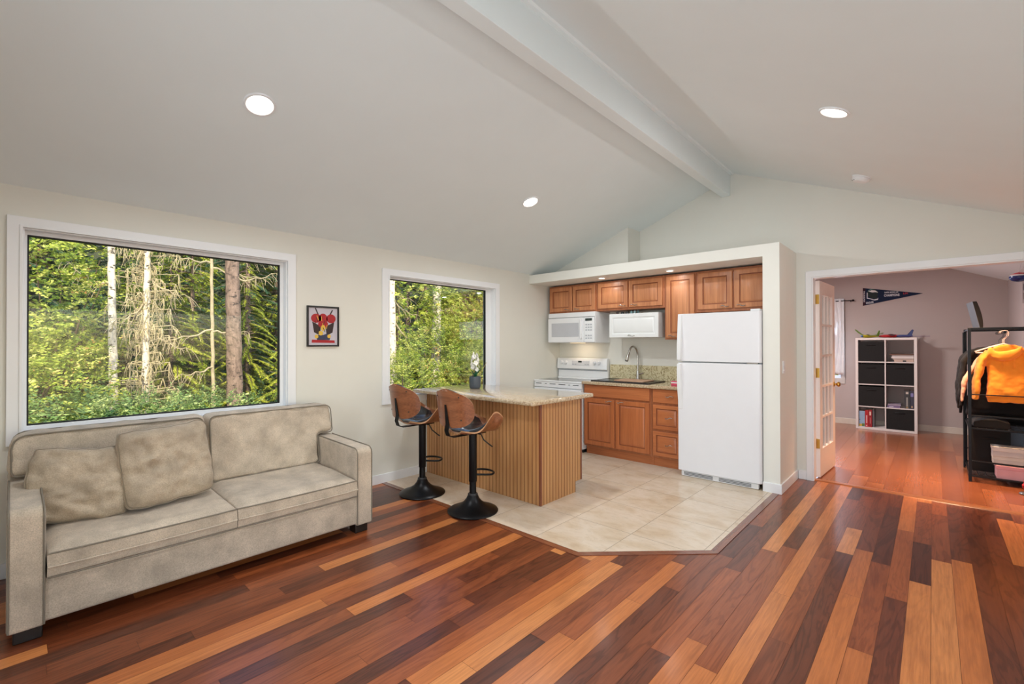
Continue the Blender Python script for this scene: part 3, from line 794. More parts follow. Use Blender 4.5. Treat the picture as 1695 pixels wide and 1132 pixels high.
for k in range(13):
    z = .205+.165*(k/12.0); a = k*2.4
    rr = .033*math.sin(PI*min(1, .22+.70*k/12))
    c = Vector((rr*math.cos(a), rr*math.sin(a), z)); nrm = Vector((math.cos(a), math.sin(a), .25)).normalized()
    t1 = nrm.cross(Vector((0, 0, 1))).normalized(); t2 = nrm.cross(t1)
    for q in range(5):
        b_ = 2*PI*q/5+rp.random(); d = (t1*math.cos(b_)+t2*math.sin(b_))*.030+nrm*.010
        blade(bm, c, c+d, .015, .004, 5, .2, nrm)
o = make('blossom', bm, M_petal, pl, world=False, angle=80); o.modifiers.new('thick', 'SOLIDIFY').thickness = .0012
# ------------------------------------------------------------------ kitchen cabinets (faces look to -Y)
M_cher = wood('cherry', (172, 104, 64), (214, 146, 98), 2, .7, .42, .12)
M_cherb = wood('cherry_base', (166, 90, 50), (204, 122, 72), 2, .7, .38, .2)
M_cherh = wood('cherry_flat', (168, 92, 52), (206, 126, 76), 0, .7, .38, .2)
M_cgroove = pm('cherry_groove', (140, 76, 42), .5)  # darker brown for the panel grooves, to strengthen their depth
M_carc = wood('cherry_carcass', (150, 86, 52), (186, 116, 74), 2, .7, .4, .15)

def panel_door(x0, x1, z0, z1, y, t=.02, rail=.052, flat=False):
    """raised-panel front: rings of a rectangle stepped in depth"""
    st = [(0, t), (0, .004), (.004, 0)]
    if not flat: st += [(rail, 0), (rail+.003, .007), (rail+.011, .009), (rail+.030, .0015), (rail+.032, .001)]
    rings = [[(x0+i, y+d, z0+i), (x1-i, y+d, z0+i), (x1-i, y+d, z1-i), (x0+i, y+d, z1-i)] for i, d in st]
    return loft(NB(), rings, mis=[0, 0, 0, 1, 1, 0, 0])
def wave_pull(cx, y, z, par, L=.085, flip=1):
    pts = []
    for k in range(21):
        u = k/20; pts.append((cx+(u-.5)*L, y-.022+.010*abs(2*u-1)**3, z+flip*.0075*math.sin(2*PI*u)))
    bm = tube(NB(), pts, lambda u: .0032+.0014*math.sin(PI*u), 8)
    for s in (-1, 1):
        lathe(bm, [(0, y), (.0032, y), (.0032, y-.016), (0, y-.016)], (cx+s*L*.44, 0, z-flip*s*.0035), 8, axis=1)
    return make('handle', bm, M_chrome, par)
def door_on(t, x0, x1, z0, z1, y, pull=None, name='door', m=None, flat=False, flip=1, rail=.052):
    d = make(name, panel_door(x0, x1, z0, z1, y, rail=rail, flat=flat), [m or M_cher, M_cgroove], t, angle=20)
    if pull: wave_pull(pull[0], y, pull[1], d, flip=flip)
    return d
UY = 5.23; UB = BW-.002; UT = 2.222
def upper(label, x0, x1, z0, doors):
    t = thing('wall_cabinet', label, 'cabinet', ((x0+x1)/2, (UY+UB)/2, z0), group='cherry wall cabinets over the kitchen counter')
    make('body', BX(x0+.0008, x1-.0008, UY+.0205, UB, z0, UT), M_carc, t, .002)
    for d in doors: door_on(t, *d)
upper('cherry two-door wall cabinet above the microwave', -4.075, -3.285, 1.843, [(-4.055, -3.672, 1.862, 2.200, UY, (-3.745, 1.885)), (-3.660, -3.302, 1.862, 2.200, UY, (-3.585, 1.885))])
upper('cherry two-door wall cabinet above the white box cabinet and sink', -3.285, -2.345, 1.838, [(-3.258, -2.826, 1.868, 2.200, UY, (-2.895, 1.893)), (-2.808, -2.372, 1.868, 2.200, UY, (-2.735, 1.893))])
upper('tall narrow cherry wall cabinet with one door beside the refrigerator', -2.345, -1.975, 1.458, [(-2.322, -1.990, 1.478, 2.200, UY, (-2.25, 1.500))])
upper('cherry two-door wall cabinet above the refrigerator', -1.975, -1.1985, 1.758, [(-1.950, -1.586, 1.790, 2.200, UY, (-1.660, 1.815)), (-1.566, -1.215, 1.790, 2.200, UY, (-1.495, 1.815))])
BYF = 4.96
def base(label, x0, x1):
    t = thing('base_cabinet', label, 'cabinet', ((x0+x1)/2, (BYF+UB)/2, 0.004), group='cherry base cabinets beside the stove')
    make('body', BX(x0+.0008, x1-.0008, BYF+.0205, UB, .112, .897), M_carc, t, .002)
    make('toe_kick', BX(x0+.0008, x1-.0008, BYF+.075, UB, .004, .112), M_cherh, t, .001)
    return t
t = base('cherry sink base cabinet with two doors under a false drawer front', -3.305, -2.385)
door_on(t, -3.295, -2.406, .745, .890, BYF, None, 'false_drawer_front', M_cherh, True)
door_on(t, -3.295, -2.862, .135, .722, BYF, (-2.935, .700), m=M_cherb, flip=-1); door_on(t, -2.846, -2.408, .135, .722, BYF, (-2.775, .700), m=M_cherb, flip=-1)
t = base('cherry three-drawer base cabinet between the sink cabinet and refrigerator', -2.385, -2.030)
door_on(t, -2.364, -2.045, .738, .890, BYF, (-2.165, .815), 'drawer', M_cherh, True, -1)
door_on(t, -2.364, -2.045, .438, .712, BYF, (-2.170, .575), 'drawer', M_cherh, False, -1, .04)
door_on(t, -2.364, -2.045, .135, .412, BYF, (-2.175, .270), 'drawer', M_cherh, False, -1, .04)

# counter with the sink cut-out
CZ0, CZ1 = .897, .935
bm = NB()
sx0, sx1, sy0, sy1 = -3.19, -2.50, 5.06, 5.40
xs, ysn = (-3.312, sx0, sx1, -2.022), (4.925, sy0, sy1, UB)
def quad(bm, p): bm.faces.new([bm.verts.new(q) for q in p])
for z in (CZ0, CZ1):
    for i in range(3):
        for j in range(3):
            if i == 1 and j == 1: continue
            quad(bm, [(xs[i], ysn[j], z), (xs[i+1], ysn[j], z), (xs[i+1], ysn[j+1], z), (xs[i], ysn[j+1], z)])
def wallq(a, b): quad(bm, [(a[0], a[1], CZ0), (b[0], b[1], CZ0), (b[0], b[1], CZ1), (a[0], a[1], CZ1)])
oc = [(xs[0], ysn[0]), (xs[3], ysn[0]), (xs[3], ysn[3]), (xs[0], ysn[3])]; ic = [(sx0, sy0), (sx1, sy0), (sx1, sy1), (sx0, sy1)]
for cset in (oc, ic):
    for i in range(4):
        a, b = cset[i], cset[(i+1) % 4]
        st_ = [a]
        for q in (xs if a[1] == b[1] else ysn):
            p = (q, a[1]) if a[1] == b[1] else (a[0], q)
            if min(a[0], b[0]) <= p[0] <= max(a[0], b[0]) and min(a[1], b[1]) <= p[1] <= max(a[1], b[1]) and p not in (a, b): st_.append(p)
        st_.append(b); st_.sort(key=lambda p: (p[0]-a[0])**2+(p[1]-a[1])**2)
        for k in range(len(st_)-1): wallq(st_[k], st_[k+1])
bmesh.ops.remove_doubles(bm, verts=bm.verts, dist=1e-5)
tag(make('countertop', bm, M_gran, None, .008, 3), 'beige granite kitchen countertop around the black sink', 'countertop')
# swirled backsplash
m, n, l, p = nmat('swirl_granite')
v = coords(n, l); d1 = noise_tex(n, l, v, 6, 4, .6, 2.0)
sn = n.new('ShaderNodeMath'); sn.operation = 'MULTIPLY'; sn.inputs[1].default_value = 42; l.new(d1, sn.inputs[0])
s2 = n.new('ShaderNodeMath'); s2.operation = 'SINE'; l.new(sn.outputs[0], s2.inputs[0])
c = ramp(n, l, s2.outputs[0], [(0.0, lin(218, 206, 168)), (.7, lin(206, 192, 152)), (.93, lin(176, 158, 116)), (1.0, lin(140, 120, 84))])
l.new(c, p.inputs['Base Color']); p.inputs['Roughness'].default_value = .2
tag(make('backsplash', BX(-3.258, -2.022, BW-.024, BW-.001, CZ1+.0005, 1.128), m, None, .003), 'low swirled beige granite backsplash strip behind the faucet', 'backsplash')
# sink
M_comp = pm('black_composite', (28, 30, 36), .25, var=.2, scale=60)
sk = thing('kitchen_sink', 'black drop-in double bowl kitchen sink set in the granite counter', 'sink', (-2.845, 5.235, CZ1))
bm = NB(); zr_ = CZ1+.0005
mid = -2.90
for q in ((-3.235, sx0+.012, 5.02, 5.50), (sx1-.012, -2.455, 5.02, 5.50), (mid-.018, mid+.018, sy0+.012, sy1-.012)): box(bm, q[0], q[1], q[2], q[3], zr_, zr_+.012)
for q in ((sx0+.012, sx1-.012, 5.02, sy0+.012), (sx0+.012, sx1-.012, sy1-.012, 5.50)): box(bm, q[0], q[1], q[2], q[3], zr_, zr_+.012)
make('rim', bm, M_comp, sk, .004)
for a, b in ((sx0+.010, mid-.012), (mid+.012, sx1-.010)):
    bm = NB(); c0, c1 = sy0+.010, sy1-.010
    R = lambda i, z: [(a+i, c0+i, z), (b-i, c0+i, z), (b-i, c1-i, z), (a+i, c1-i, z)]
    loft(bm, [R(-.001, CZ1+.010), R(-.001, CZ1-.03), R(.004, CZ1-.17), R(.02, CZ1-.19), R(.02, CZ1-.195), R(-.004, CZ1-.17), R(-.006, CZ1-.03)], cap=True)
    make('bowl', bm, M_comp, sk, smooth=False)
fc = thing('kitchen_faucet', 'brushed nickel gooseneck pull-down faucet behind the sink', 'faucet', (-2.80, 5.452, CZ1+.0125))
make('base', lathe(NB(), [(0, 0), (.028, 0), (.027, .008), (.021, .02), (.019, .10), (.017, .115), (0, .115)], n=24), M_chrome, fc, world=False)
pth = [(0, 0, .10), (0, 0, .30)]+[(-.02*(1-math.cos(a)), -.085+.085*math.cos(a), .30+.125*math.sin(a)) for a in [PI*k/14 for k in range(1, 13)]]
make('spout', tube(NB(), pth, .0125, 14), M_chrome, fc, world=False)
e0 = Vector(pth[-1]); dn = (Vector(pth[-1])-Vector(pth[-2])).normalized()
hd = make('spray_head', tube(NB(), [e0, e0+dn*.02, e0+dn*.05, e0+dn*.11, e0+dn*.115], lambda u: (.0125, .016, .017, .023, .021)[min(4, round(u*4))], 16), M_chrome, fc, world=False)
make('spray_nozzle', tube(NB(), [e0+dn*.114, e0+dn*.122], .018, 16), M_dark, hd, world=False)
make('handle', tube(NB(), [(.01, 0, .07), (.04, -.004, .075), (.085, -.01, .09)], lambda u: .012-.005*u, 10), M_chrome, fc, world=False)
tag(make('cutting_board', prism(NB(), rounded([(-2.93, 5.06), (-2.53, 5.06), (-2.53, 5.37), (-2.93, 5.37)], .03), 2, CZ1+.013, CZ1+.027), wood('board_maple', (186, 140, 112), (214, 172, 140), 0, 1, .5, .05), None, .003), 'thin pale wooden cutting board lying over one sink bowl', 'cutting board')
q = thing('soap_packet', 'small pink and white packet at the counter end by the refrigerator', 'packet', (-2.165, 5.12, CZ1))
make('wrapper', BX(-2.205, -2.125, 5.09, 5.14, CZ1+.0005, CZ1+.048), pm('pink_wrap', (226, 80, 110), .4), q, .004)
make('label_band', BX(-2.206, -2.124, 5.089, 5.141, CZ1+.022, CZ1+.036), pm('white_wrap', (238, 232, 232), .4), q, .002)

# microwave
M_micwin = pm('microwave_window', (196, 198, 204), .25, var=.02)
M_disp = pm('dark_display', (34, 44, 40), .2)
mw = thing('microwave', 'white over-the-range microwave under the cherry cabinet', 'microwave', (-3.65, 5.36, 1.423))
make('body', BX(-4.030, -3.262, 5.185, UB, 1.423, 1.836), M_white, mw, .006)
make('vent_trim', BX(-4.030, -3.262, 5.165, 5.184, 1.769, 1.836), M_white, mw, .008)
make('gap_shadow_strip', BX(-4.02, -3.272, 5.163, 5.17, 1.766, 1.7695), pm('shadow_gap', (120, 122, 126), .6), mw)  # grey strip painting the shadow gap between vent trim and door
d = make('door', BX(-4.030, -3.432, 5.158, 5.183, 1.430, 1.765), M_white, mw, .006)
make('door_window', BX(-3.965, -3.510, 5.1555, 5.160, 1.505, 1.695), M_micwin, d, .004)
make('handle', BX(-3.478, -3.452, 5.130, 5.158, 1.475, 1.735), M_white, d, .010, 3)
cp = make('control_panel', BX(-3.428, -3.262, 5.158, 5.183, 1.430, 1.765), M_white, mw, .006)
make('display', BX(-3.405, -3.300, 5.156, 5.159, 1.715, 1.748), M_disp, cp)
M_key = pm('grey_key', (188, 190, 196), .4)
for i in range(3):
    for j in range(6):
        if j == 2: continue
        make('button', BX(-3.402+i*.037, -3.402+i*.037+.026, 5.1555, 5.159, 1.475+j*.036, 1.475+j*.036+.018), M_key, cp)
make('underside_lamp', BX(-3.75, -3.55, 5.30, 5.38, 1.421, 1.4235), pm('warm_lens', (255, 230, 190), .3, emit=((255, 214, 160), 3)), mw)
light('microwave_lamp', 'AREA', (-3.65, 5.40, 1.415), (-3.65, 5.47, 1.0), .45, (1, .80, .58), shape='RECTANGLE', size=.3, size_y=.08)

# white lift-up cabinet and what stands on top of it
M_lam = pm('white_laminate', (238, 240, 240), .3, var=.01)
wb = thing('wall_cabinet', 'small white lift-up box cabinet hung over the sink', 'cabinet', (-2.74, 5.38, 1.487))
make('body', BX(-3.070, -2.407, 5.222, UB, 1.487, 1.786), pm('white_carcass', (222, 222, 220), .5), wb, .002)
d = make('door', panel_door(-3.070, -2.407, 1.487, 1.786, 5.202, .019, .045), [M_lam, M_lam], wb, angle=20)
wave_pull(-2.755, 5.202, 1.510, d, .09)
rq = random.Random(3)
for k, (x, r, h, c, lab) in enumerate(((-3.00, .016, .034, (60, 30, 28), 'tiny dark red jar at the outer end on the white box cabinet'), (-2.925, .022, .026, (30, 36, 38), 'low black tin on top of the white box cabinet'),
        (-2.86, .024, .030, (44, 50, 50), 'dark grey tin second from the black one on the white box cabinet'), (-2.80, .016, .042, (120, 158, 162), 'small pale blue glass jar on the white box cabinet'),
        (-2.755, .014, .044, (150, 178, 182), 'clear bluish glass jar next to a black-capped one on the white box cabinet'), (-2.71, .014, .046, (70, 96, 100), 'teal glass jar with a black cap on the white box cabinet'))):
    j = tag(make('spice_jar', lathe(NB(), [(0, 0), (r, 0), (r, h*.75), (r*.8, h*.8), (0, h*.8)], (x, 5.29, 1.7865), 16), pm('jar%d' % k, c, .25)), lab, 'jar', 'jars on top of the white box cabinet')
    make('lid', lathe(NB(), [(0, h*.8), (r*.85, h*.8), (r*.85, h), (0, h)], (x, 5.29, 1.7865), 16), M_dark, j)

# stove
sv = thing('electric_range', 'white electric range with a black glass cooktop in the kitchen corner', 'range', (-3.71, 5.24, .004))
RX0, RX1 = LW+.018, -3.318
make('body', BX(RX0, RX1, 4.965, UB-.02, .05, .895), M_white, sv, .004)
ck = make('cooktop', BX(RX0, RX1, 4.930, 5.50, .896, .918), M_white, sv, .006)
make('glass_top', BX(RX0+.045, RX1-.03, 4.985, 5.40, .917, .9195), pm('black_glass', (18, 19, 22), .08), ck, .002)
vt = make('vent_trim', BX(RX0, RX1, 4.936, 4.964, .822, .895), M_white, sv, .004)
for a, b in ((RX0+.03, RX0+.13), (RX0+.19, RX0+.22), (RX0+.27, RX0+.37), (RX0+.42, RX0+.53), (RX0+.58, RX0+.605), (RX0+.65, RX0+.74)):
    make('vent_slot', BX(a, b, 4.9345, 4.938, .866, .874), M_dark, vt)
d = make('oven_door', BX(RX0, RX1, 4.930, 4.963, .240, .815), M_white, sv, .008)
make('door_window', BX(RX0+.16, RX1-.16, 4.928, 4.932, .42, .66), pm('black_glass', (18, 19, 22), .08), d, .002)
make('handle', tube(NB(), [(RX0+.05, 4.93, .775), (RX0+.06, 4.895, .775), (RX1-.06, 4.895, .775), (RX1-.05, 4.93, .775)], .012, 10), M_white, d)
make('storage_drawer', BX(RX0, RX1, 4.932, 4.963, .060, .232), M_white, sv, .008)
make('kick_plate', BX(RX0+.02, RX1-.02, 5.0, 5.1, .004, .05), M_dark, sv)
bg = make('backguard', prism(NB(), [(5.538, .9365), (5.49, .9365), (5.49, 1.045), (5.455, 1.055), (5.468, 1.195), (5.478, 1.208), (5.538, 1.208)], 0, -4.098, -3.262), M_white, sv, .008, 3)
make('rear_riser', BX(RX0, RX1, 5.49, 5.538, .8955, .937), M_white, sv)
make('backguard_seam', BX(-4.09, -3.27, 5.4865, 5.4895, 1.032, 1.043), pm('grey_seam', (160, 166, 174), .4), bg)
M_knob = pm('white_knob', (234, 235, 238), .3)
for x in (-4.015, -3.937, -3.455, -3.380):
    kb = make('knob', lathe(NB(), [(0, 5.464), (.027, 5.464), (.026, 5.447), (.020, 5.436), (0, 5.435)], (x, 0, 1.145), 24, axis=1), M_knob, bg)
    make('grip', BX(x-.004, x+.004, 5.430, 5.44, 1.122, 1.168), M_knob, kb, .002)
make('clock_panel', BX(-3.83, -3.54, 5.456, 5.468, 1.105, 1.172), pm('pale_panel', (226, 226, 230), .3), bg)
make('clock_display', BX(-3.722, -3.662, 5.4545, 5.46, 1.146, 1.168), M_disp, bg)
for x in (-3.81, -3.77, -3.60, -3.56): make('key', BX(x-.014, x+.014, 5.4548, 5.46, 1.115, 1.125), M_key, bg)

# refrigerator
fr = thing('refrigerator', 'white top-freezer refrigerator standing in the alcove at the end', 'refrigerator', (-1.61, 5.15, .004))
make('body', BX(-1.995, -1.215, 4.888, 5.53, .05, 1.712), pm('fridge_side', (222, 223, 226), .35, var=.01), fr, .006)
M_fr = pm('fridge_enamel', (238, 238, 242), .28, var=.008, bmp=.02, bscale=300)
def fdoor(name, z0, z1):
    pr = rounded([(-2.012, 4.886), (-2.012, 4.815), (-1.203, 4.815), (-1.203, 4.886)], [.004, .018, .03, .004], 6)
    return make(name, prism(NB(), pr, 2, z0, z1), M_fr, fr, .006, 3)
d1 = fdoor('freezer_door', 1.222, 1.722); d2 = fdoor('fridge_door', .068, 1.208)
def fgrip(par, prof):
    # vertical pull running along the hinge-free edge
    rings = []
    for z, out, w in prof: rings.append([(-2.004, 4.816, z), (-2.006, 4.815-out, z), (-2.006+w, 4.815-out, z), (-2.004+w+.006, 4.816, z)])
    make('handle', loft(NB(), rings), M_white, par, .004, 3)
fgrip(d1, [(1.235, .034, .034), (1.30, .040, .036), (1.45, .030, .038), (1.62, .014, .040), (1.705, .006, .040)])
fgrip(d2, [(.715, .004, .040), (.80, .006, .040), (.86, .016, .040), (.98, .034, .038), (1.12, .040, .036), (1.195, .034, .034)])
make('name_badge', BX(-1.985, -1.965, 4.806, 4.8125, 1.598, 1.606), M_dark, d1)
for z, dx in ((1.215, 0),):
    make('hinge', BX(-1.33, -1.235, 4.818, 4.87, 1.2085, 1.2215), M_chrome, fr, .002)
make('hinge_cover', BX(-1.30, -1.215, 4.83, 4.93, 1.7225, 1.742), M_white, fr, .006)
gr = make('base_grille', BX(-1.985, -1.235, 4.838, 4.89, .006, .062), M_white, fr, .008)
bm = NB()
for a, b in ((-1.955, -1.66), (-1.60, -1.30)):
    for k in range(3): box(bm, a, b, 4.8355, 4.8385, .019+k*.0125, .0255+k*.0125)
make('grille_slots', bm, pm('grille_shadow', (96, 98, 102), .6), gr)
make('front_roller', lathe(NB(), [(0, -1.258), (.018, -1.258), (.018, -1.238), (0, -1.238)], (0, 4.86, .0225), 16, axis=0), M_dark, fr)

# lights and detector
M_lens = pm('light_lens', (255, 250, 240), .4, var=0, emit=((255, 244, 228), 6))
def can(label, x, y, z, tilt, r, e, group):
    t = thing('recessed_light', label, 'ceiling light', (x, y, z), 0, group)
    R = Matrix.Rotation(tilt, 4, 'Y')
    a = lathe(NB(), [(r*.80, .0), (r*.80, -.004), (r*.84, -.009), (r*.96, -.008), (r, -.001), (r, .0)], n=40, cap=False); a.transform(R)
    make('trim_ring', a, M_trim, t, world=False)
    a = lathe(NB(), [(0, -.003), (r*.81, -.003), (r*.81, .002), (0, .002)], n=40); a.transform(R)
    make('lens', a, M_lens, t, world=False)
    L = light('can_beam', 'AREA', (x-.02*math.sin(tilt), y, z-.02*math.cos(tilt)), (x-math.sin(tilt), y, z-math.cos(tilt)), e, (.93, .97, 1.0), shape='DISK', size=r*1.6)
    return t
TL, TR = -math.atan(.385), math.atan(.4086)
can('recessed ceiling light closest to the sofa on the window-side slope', -2.941, .994, zl(-2.941), TL, .088, 21, 'recessed lights in the sloped ceiling')
can('recessed ceiling light over the island on the window-side slope', -2.952, 3.497, zl(-2.952), TL, .088, 21, 'recessed lights in the sloped ceiling')
can('recessed ceiling light on the slope over the wide doorway side', -.446, 3.468, zr(-.446), TR, .088, 15, 'recessed lights in the sloped ceiling')
light('can_beam', 'AREA', (-.454, .97, zr(-.446)-.018), (-.446-math.sin(TR), .97, zr(-.446)-math.cos(TR)), 11, (.93, .97, 1.0), shape='DISK', size=.14)
can('small recessed light under the soffit over the stove side', -3.076, 5.035, 2.2395, 0, .046, 1.2, 'recessed lights under the soffit')
can('small recessed light under the soffit over the sink side', -2.195, 5.05, 2.2395, 0, .046, 1.2, 'recessed lights under the soffit')
t = thing('smoke_detector', 'round white smoke detector on the ceiling above the doorway wall', 'smoke detector', (-.448, 4.985, zr(-.448)))
R = Matrix.Rotation(TR, 4, 'Y')
bm = lathe(NB(), [(0, 0), (.072, 0), (.072, -.010), (0, -.010)], n=36); bm.transform(R); make('mounting_base', bm, M_trim, t, world=False)
bm = lathe(NB(), [(0, -.010), (.066, -.0105), (.064, -.024), (.05, -.040), (.03, -.044), (0, -.045)], n=36); bm.transform(R); make('cover', bm, M_trim, t, world=False)
for a in (2.6, 3.3): 
    bm = lathe(NB(), [(0, 0), (.006, 0), (.006, -.003), (0, -.003)], (.052*math.cos(a+.6), .052*math.sin(a+.6), -.036), 10); bm.transform(R); make('sensor_hole', bm, M_dark, t, world=False)
sw = thing('light_switch', 'white rocker light switch on the side of the kitchen column', 'light switch', (-1.052, 4.985, 1.122))
make('plate', BX(-1.0519, -1.046, 4.947, 5.023, 1.122, 1.240), M_trim, sw, .002)
make('rocker', prism(NB(), [(-1.046, 1.148), (-1.046, 1.214), (-1.0425, 1.214), (-1.0445, 1.181), (-1.041, 1.148)], 1, 4.968, 5.002), M_trim, sw, .001)

# small framed print: an abstract stand-in in the poster's colours
fp = thing('framed_print', 'small black framed red and yellow poster on the wall between the windows', 'picture', (LW+.01, 1.93, 1.385))
make('frame', casing(NB(), (1.780, 1.385), (2.078, 1.754), (1.794, 1.400), (2.064, 1.739), 'x', LW+.001, LW+.020), pm('picture_frame_black', (34, 32, 32), .35), fp, .002)
mm = [pm('print_paper', (196, 190, 200), .5), pm('print_red', (168, 26, 34), .5), pm('print_dark', (52, 34, 34), .5), pm('print_yellow', (226, 184, 70), .5), pm('print_blue', (52, 56, 84), .5)]
bm = NB(); box(bm, LW+.003, LW+.008, 1.79, 2.068, 1.397, 1.742, 0)
def art(pts, mi, lay):
    pts = [(1.79+.278*u, 1.397+.345*w) for u, w in pts]
    prism(bm, pts, 0, LW+.008, LW+.008+.0004*lay, mi)
def ell(u, w, a, b, n=20, ph=0): return [(u+a*math.cos(2*PI*k/n+ph), w+b*math.sin(2*PI*k/n+ph)) for k in range(n)]
rr = random.Random(8)
art([(.22, .98), (.26, .98), (.50, .56), (.46, .54)], 2, 1); art([(.80, .95), (.84, .94), (.58, .54), (.54, .56)], 2, 1)
art(ell(.5, .70, .15, .14), 1, 2); art(ell(.27, .71, .17, .12), 1, 2); art(ell(.77, .71, .16, .12), 1, 2); art(ell(.5, .56, .17, .10), 1, 3)
art([(.14, .62), (.42, .50), (.40, .26), (.20, .34)], 2, 2); art([(.88, .62), (.58, .50), (.62, .26), (.82, .34)], 2, 2)
art(ell(.5, .46, .075, .08), 3, 4); art(ell(.42, .32, .08, .06), 3, 4); art(ell(.28, .23, .06, .05), 3, 4); art(ell(.70, .24, .06, .05), 3, 4)
art([(.30, .14), (.72, .14), (.76, .24), (.62, .31), (.50, .27), (.38, .31), (.28, .22)], 4, 3)
for k in range(12):
    u, w = rr.uniform(.2, .8), rr.uniform(.3, .68); a = rr.uniform(-.6, .6)
    art([(u, w), (u+.02, w+.004), (u+.02+.12*a, w+.12), (u+.12*a, w+.115)], 2 if k % 3 else 3, 4+k % 2)
art([(.12, .07), (.90, .06), (.89, .13), (.13, .15)], 1, 3)
make('artwork', bm, mm, fp, smooth=False)
# ------------------------------------------------------------------ french door
M_doorp = pm('door_paint', (238, 226, 218), .35, var=.01)
DX, DY, DA = -.888, 5.700, -math.radians(3.1)
dr = thing('door_1', 'white french door with fifteen panes standing open into the bedroom', 'door', (DX, DY, 0), DA); dr['kind'] = 'structure'
# local: leaf runs along +Y from the hinge, 4 cm thick in x
DWd, Z0, Z1 = .70, .012, 2.065
gx0, gx1, gz0, gz1 = .105, DWd-.105, .30, 1.93
bm = NB()
def bar(y0, y1, z0, z1, x0=-.02, x1=.02): box(bm, x0, x1, y0, y1, z0, z1)
bm = loft(NB(), [[(a, u, v) for u, v in c] for a, c in ((-.02, [(0, Z0), (DWd, Z0), (DWd, Z1), (0, Z1)]), (.02, [(0, Z0), (DWd, Z0), (DWd, Z1), (0, Z1)]), (.02, [(gx0, gz0), (gx1, gz0), (gx1, gz1), (gx0, gz1)]), (-.02, [(gx0, gz0), (gx1, gz0), (gx1, gz1), (gx0, gz1)]))], loop=True)
make('leaf_frame', bm, M_doorp, dr, .003, world=False)
bm = NB(); pw, ph = (gx1-gx0)/3, (gz1-gz0)/5
for i in (1, 2): bar(gx0+i*pw-.011, gx0+i*pw+.011, gz0, gz1, -.014, .014)
for j in (1, 2, 3, 4): bar(gx0, gx1, gz0+j*ph-.011, gz0+j*ph+.011, -.0139, .0139)
make('muntins', bm, M_doorp, dr, world=False)
for i in range(3):
    for j in range(5):
        make('pane', box(NB(), -.002, .002, gx0+i*pw+.011, gx0+(i+1)*pw-.011, gz0+j*ph+.011, gz0+(j+1)*ph-.011), M_glass, dr, world=False)
for z in (1.87, 1.10, .36):
    h = make('hinge', box(NB(), -.017, .016, -.0015, .0005, z-.05, z+.05), M_brass, dr, .0005, world=False)
    make('hinge_pin', lathe(NB(), [(0, z-.052), (.007, z-.052), (.007, z+.052), (0, z+.052)], (-.024, -.006, 0), 12), M_brass, h, world=False)
for s in (1, -1):
    k = make('knob', lathe(NB(), [(0, s*.02), (.028, s*.02), (.028, s*.026), (.012, s*.03), (.011, s*.045), (.02, s*.05), (.028, s*.062), (.026, s*.075), (.014, s*.082), (0, s*.083)], (0, DWd-.06, .945), 24, axis=0), M_brass, dr, world=False)

# ------------------------------------------------------------------ cube shelf and what it holds
M_sh = pm('white_shelf', (226, 218, 214), .4, var=.01)
KX0, KX1, KY, KD = -.950, -.180, 9.50, .385
cs = thing('cube_shelf', 'white eight-cube bookcase against the far bedroom wall', 'shelf', ((KX0+KX1)/2, KY+KD/2, .0015))
make('side_panel', BX(KX0, KX0+.036, KY, KY+KD, .002, 1.502), M_sh, cs, .002); make('side_panel', BX(KX1-.036, KX1, KY, KY+KD, .002, 1.502), M_sh, cs, .002)
make('top_panel', BX(KX0+.036, KX1-.036, KY, KY+KD, 1.466, 1.502), M_sh, cs, .002); make('bottom_panel', BX(KX0+.036, KX1-.036, KY, KY+KD, .002, .038), M_sh, cs, .002)
SHZ = (.375, .740, 1.107); KM = -.565
for z in SHZ: make('shelf_board', BX(KX0+.036, KX1-.036, KY+.002, KY+KD, z-.008, z+.008), M_sh, cs, .001)
make('divider', BX(KM-.008, KM+.008, KY+.001, KY+KD, .038, 1.466), M_sh, cs, .001)
cell = {0: (.038, SHZ[0]-.008), 1: (SHZ[0]+.008, SHZ[1]-.008), 2: (SHZ[1]+.008, SHZ[2]-.008), 3: (SHZ[2]+.008, 1.466)}
M_bin = pm('black_bin_fabric', (26, 25, 25), .9, var=.25, scale=120)
def make_bin(label, x0, x1, z0, y0, d, h, hd=True):
    t = thing('storage_bin', label, 'storage bin', ((x0+x1)/2, y0+d/2, z0), 0, 'black fabric cube bins in the white bookcase')
    bm = NB(); w = .006
    R = lambda i, z: [(x0+i, y0+i, z), (x1-i, y0+i, z), (x1-i, y0+d-i, z), (x0+i, y0+d-i, z)]
    loft(bm, [R(0, z0), R(0, z0+h), R(w, z0+h), R(w, z0+w)])
    make('body', bm, M_bin, t, .003)
    cx = (x0+x1)/2
    if hd:
        make('handle', tube(NB(), [(cx-.06, y0, z0+h-.055), (cx-.05, y0-.006, z0+h-.055), (cx+.05, y0-.006, z0+h-.055), (cx+.06, y0, z0+h-.055)], .008, 8, flat=.6), pm('bin_handle', (12, 12, 13), .5), t)
    return t
for c, r, lab in ((0, 3, 'black fabric bin in the top cube on the window side of the bookcase'), (0, 2, 'black fabric bin in the second cube down on the window side'),
               (1, 2, 'black fabric bin below the stacked papers'), (0, 1, 'black fabric bin directly above the red books'), (1, 0, 'black fabric bin in the bottom cube on the rack side')):
    x0, x1 = ((KX0+.038, KM-.010), (KM+.010, KX1-.038))[c]
    make_bin(lab, x0, x1, cell[r][0]+.0005, KY+.006, .36, .322)
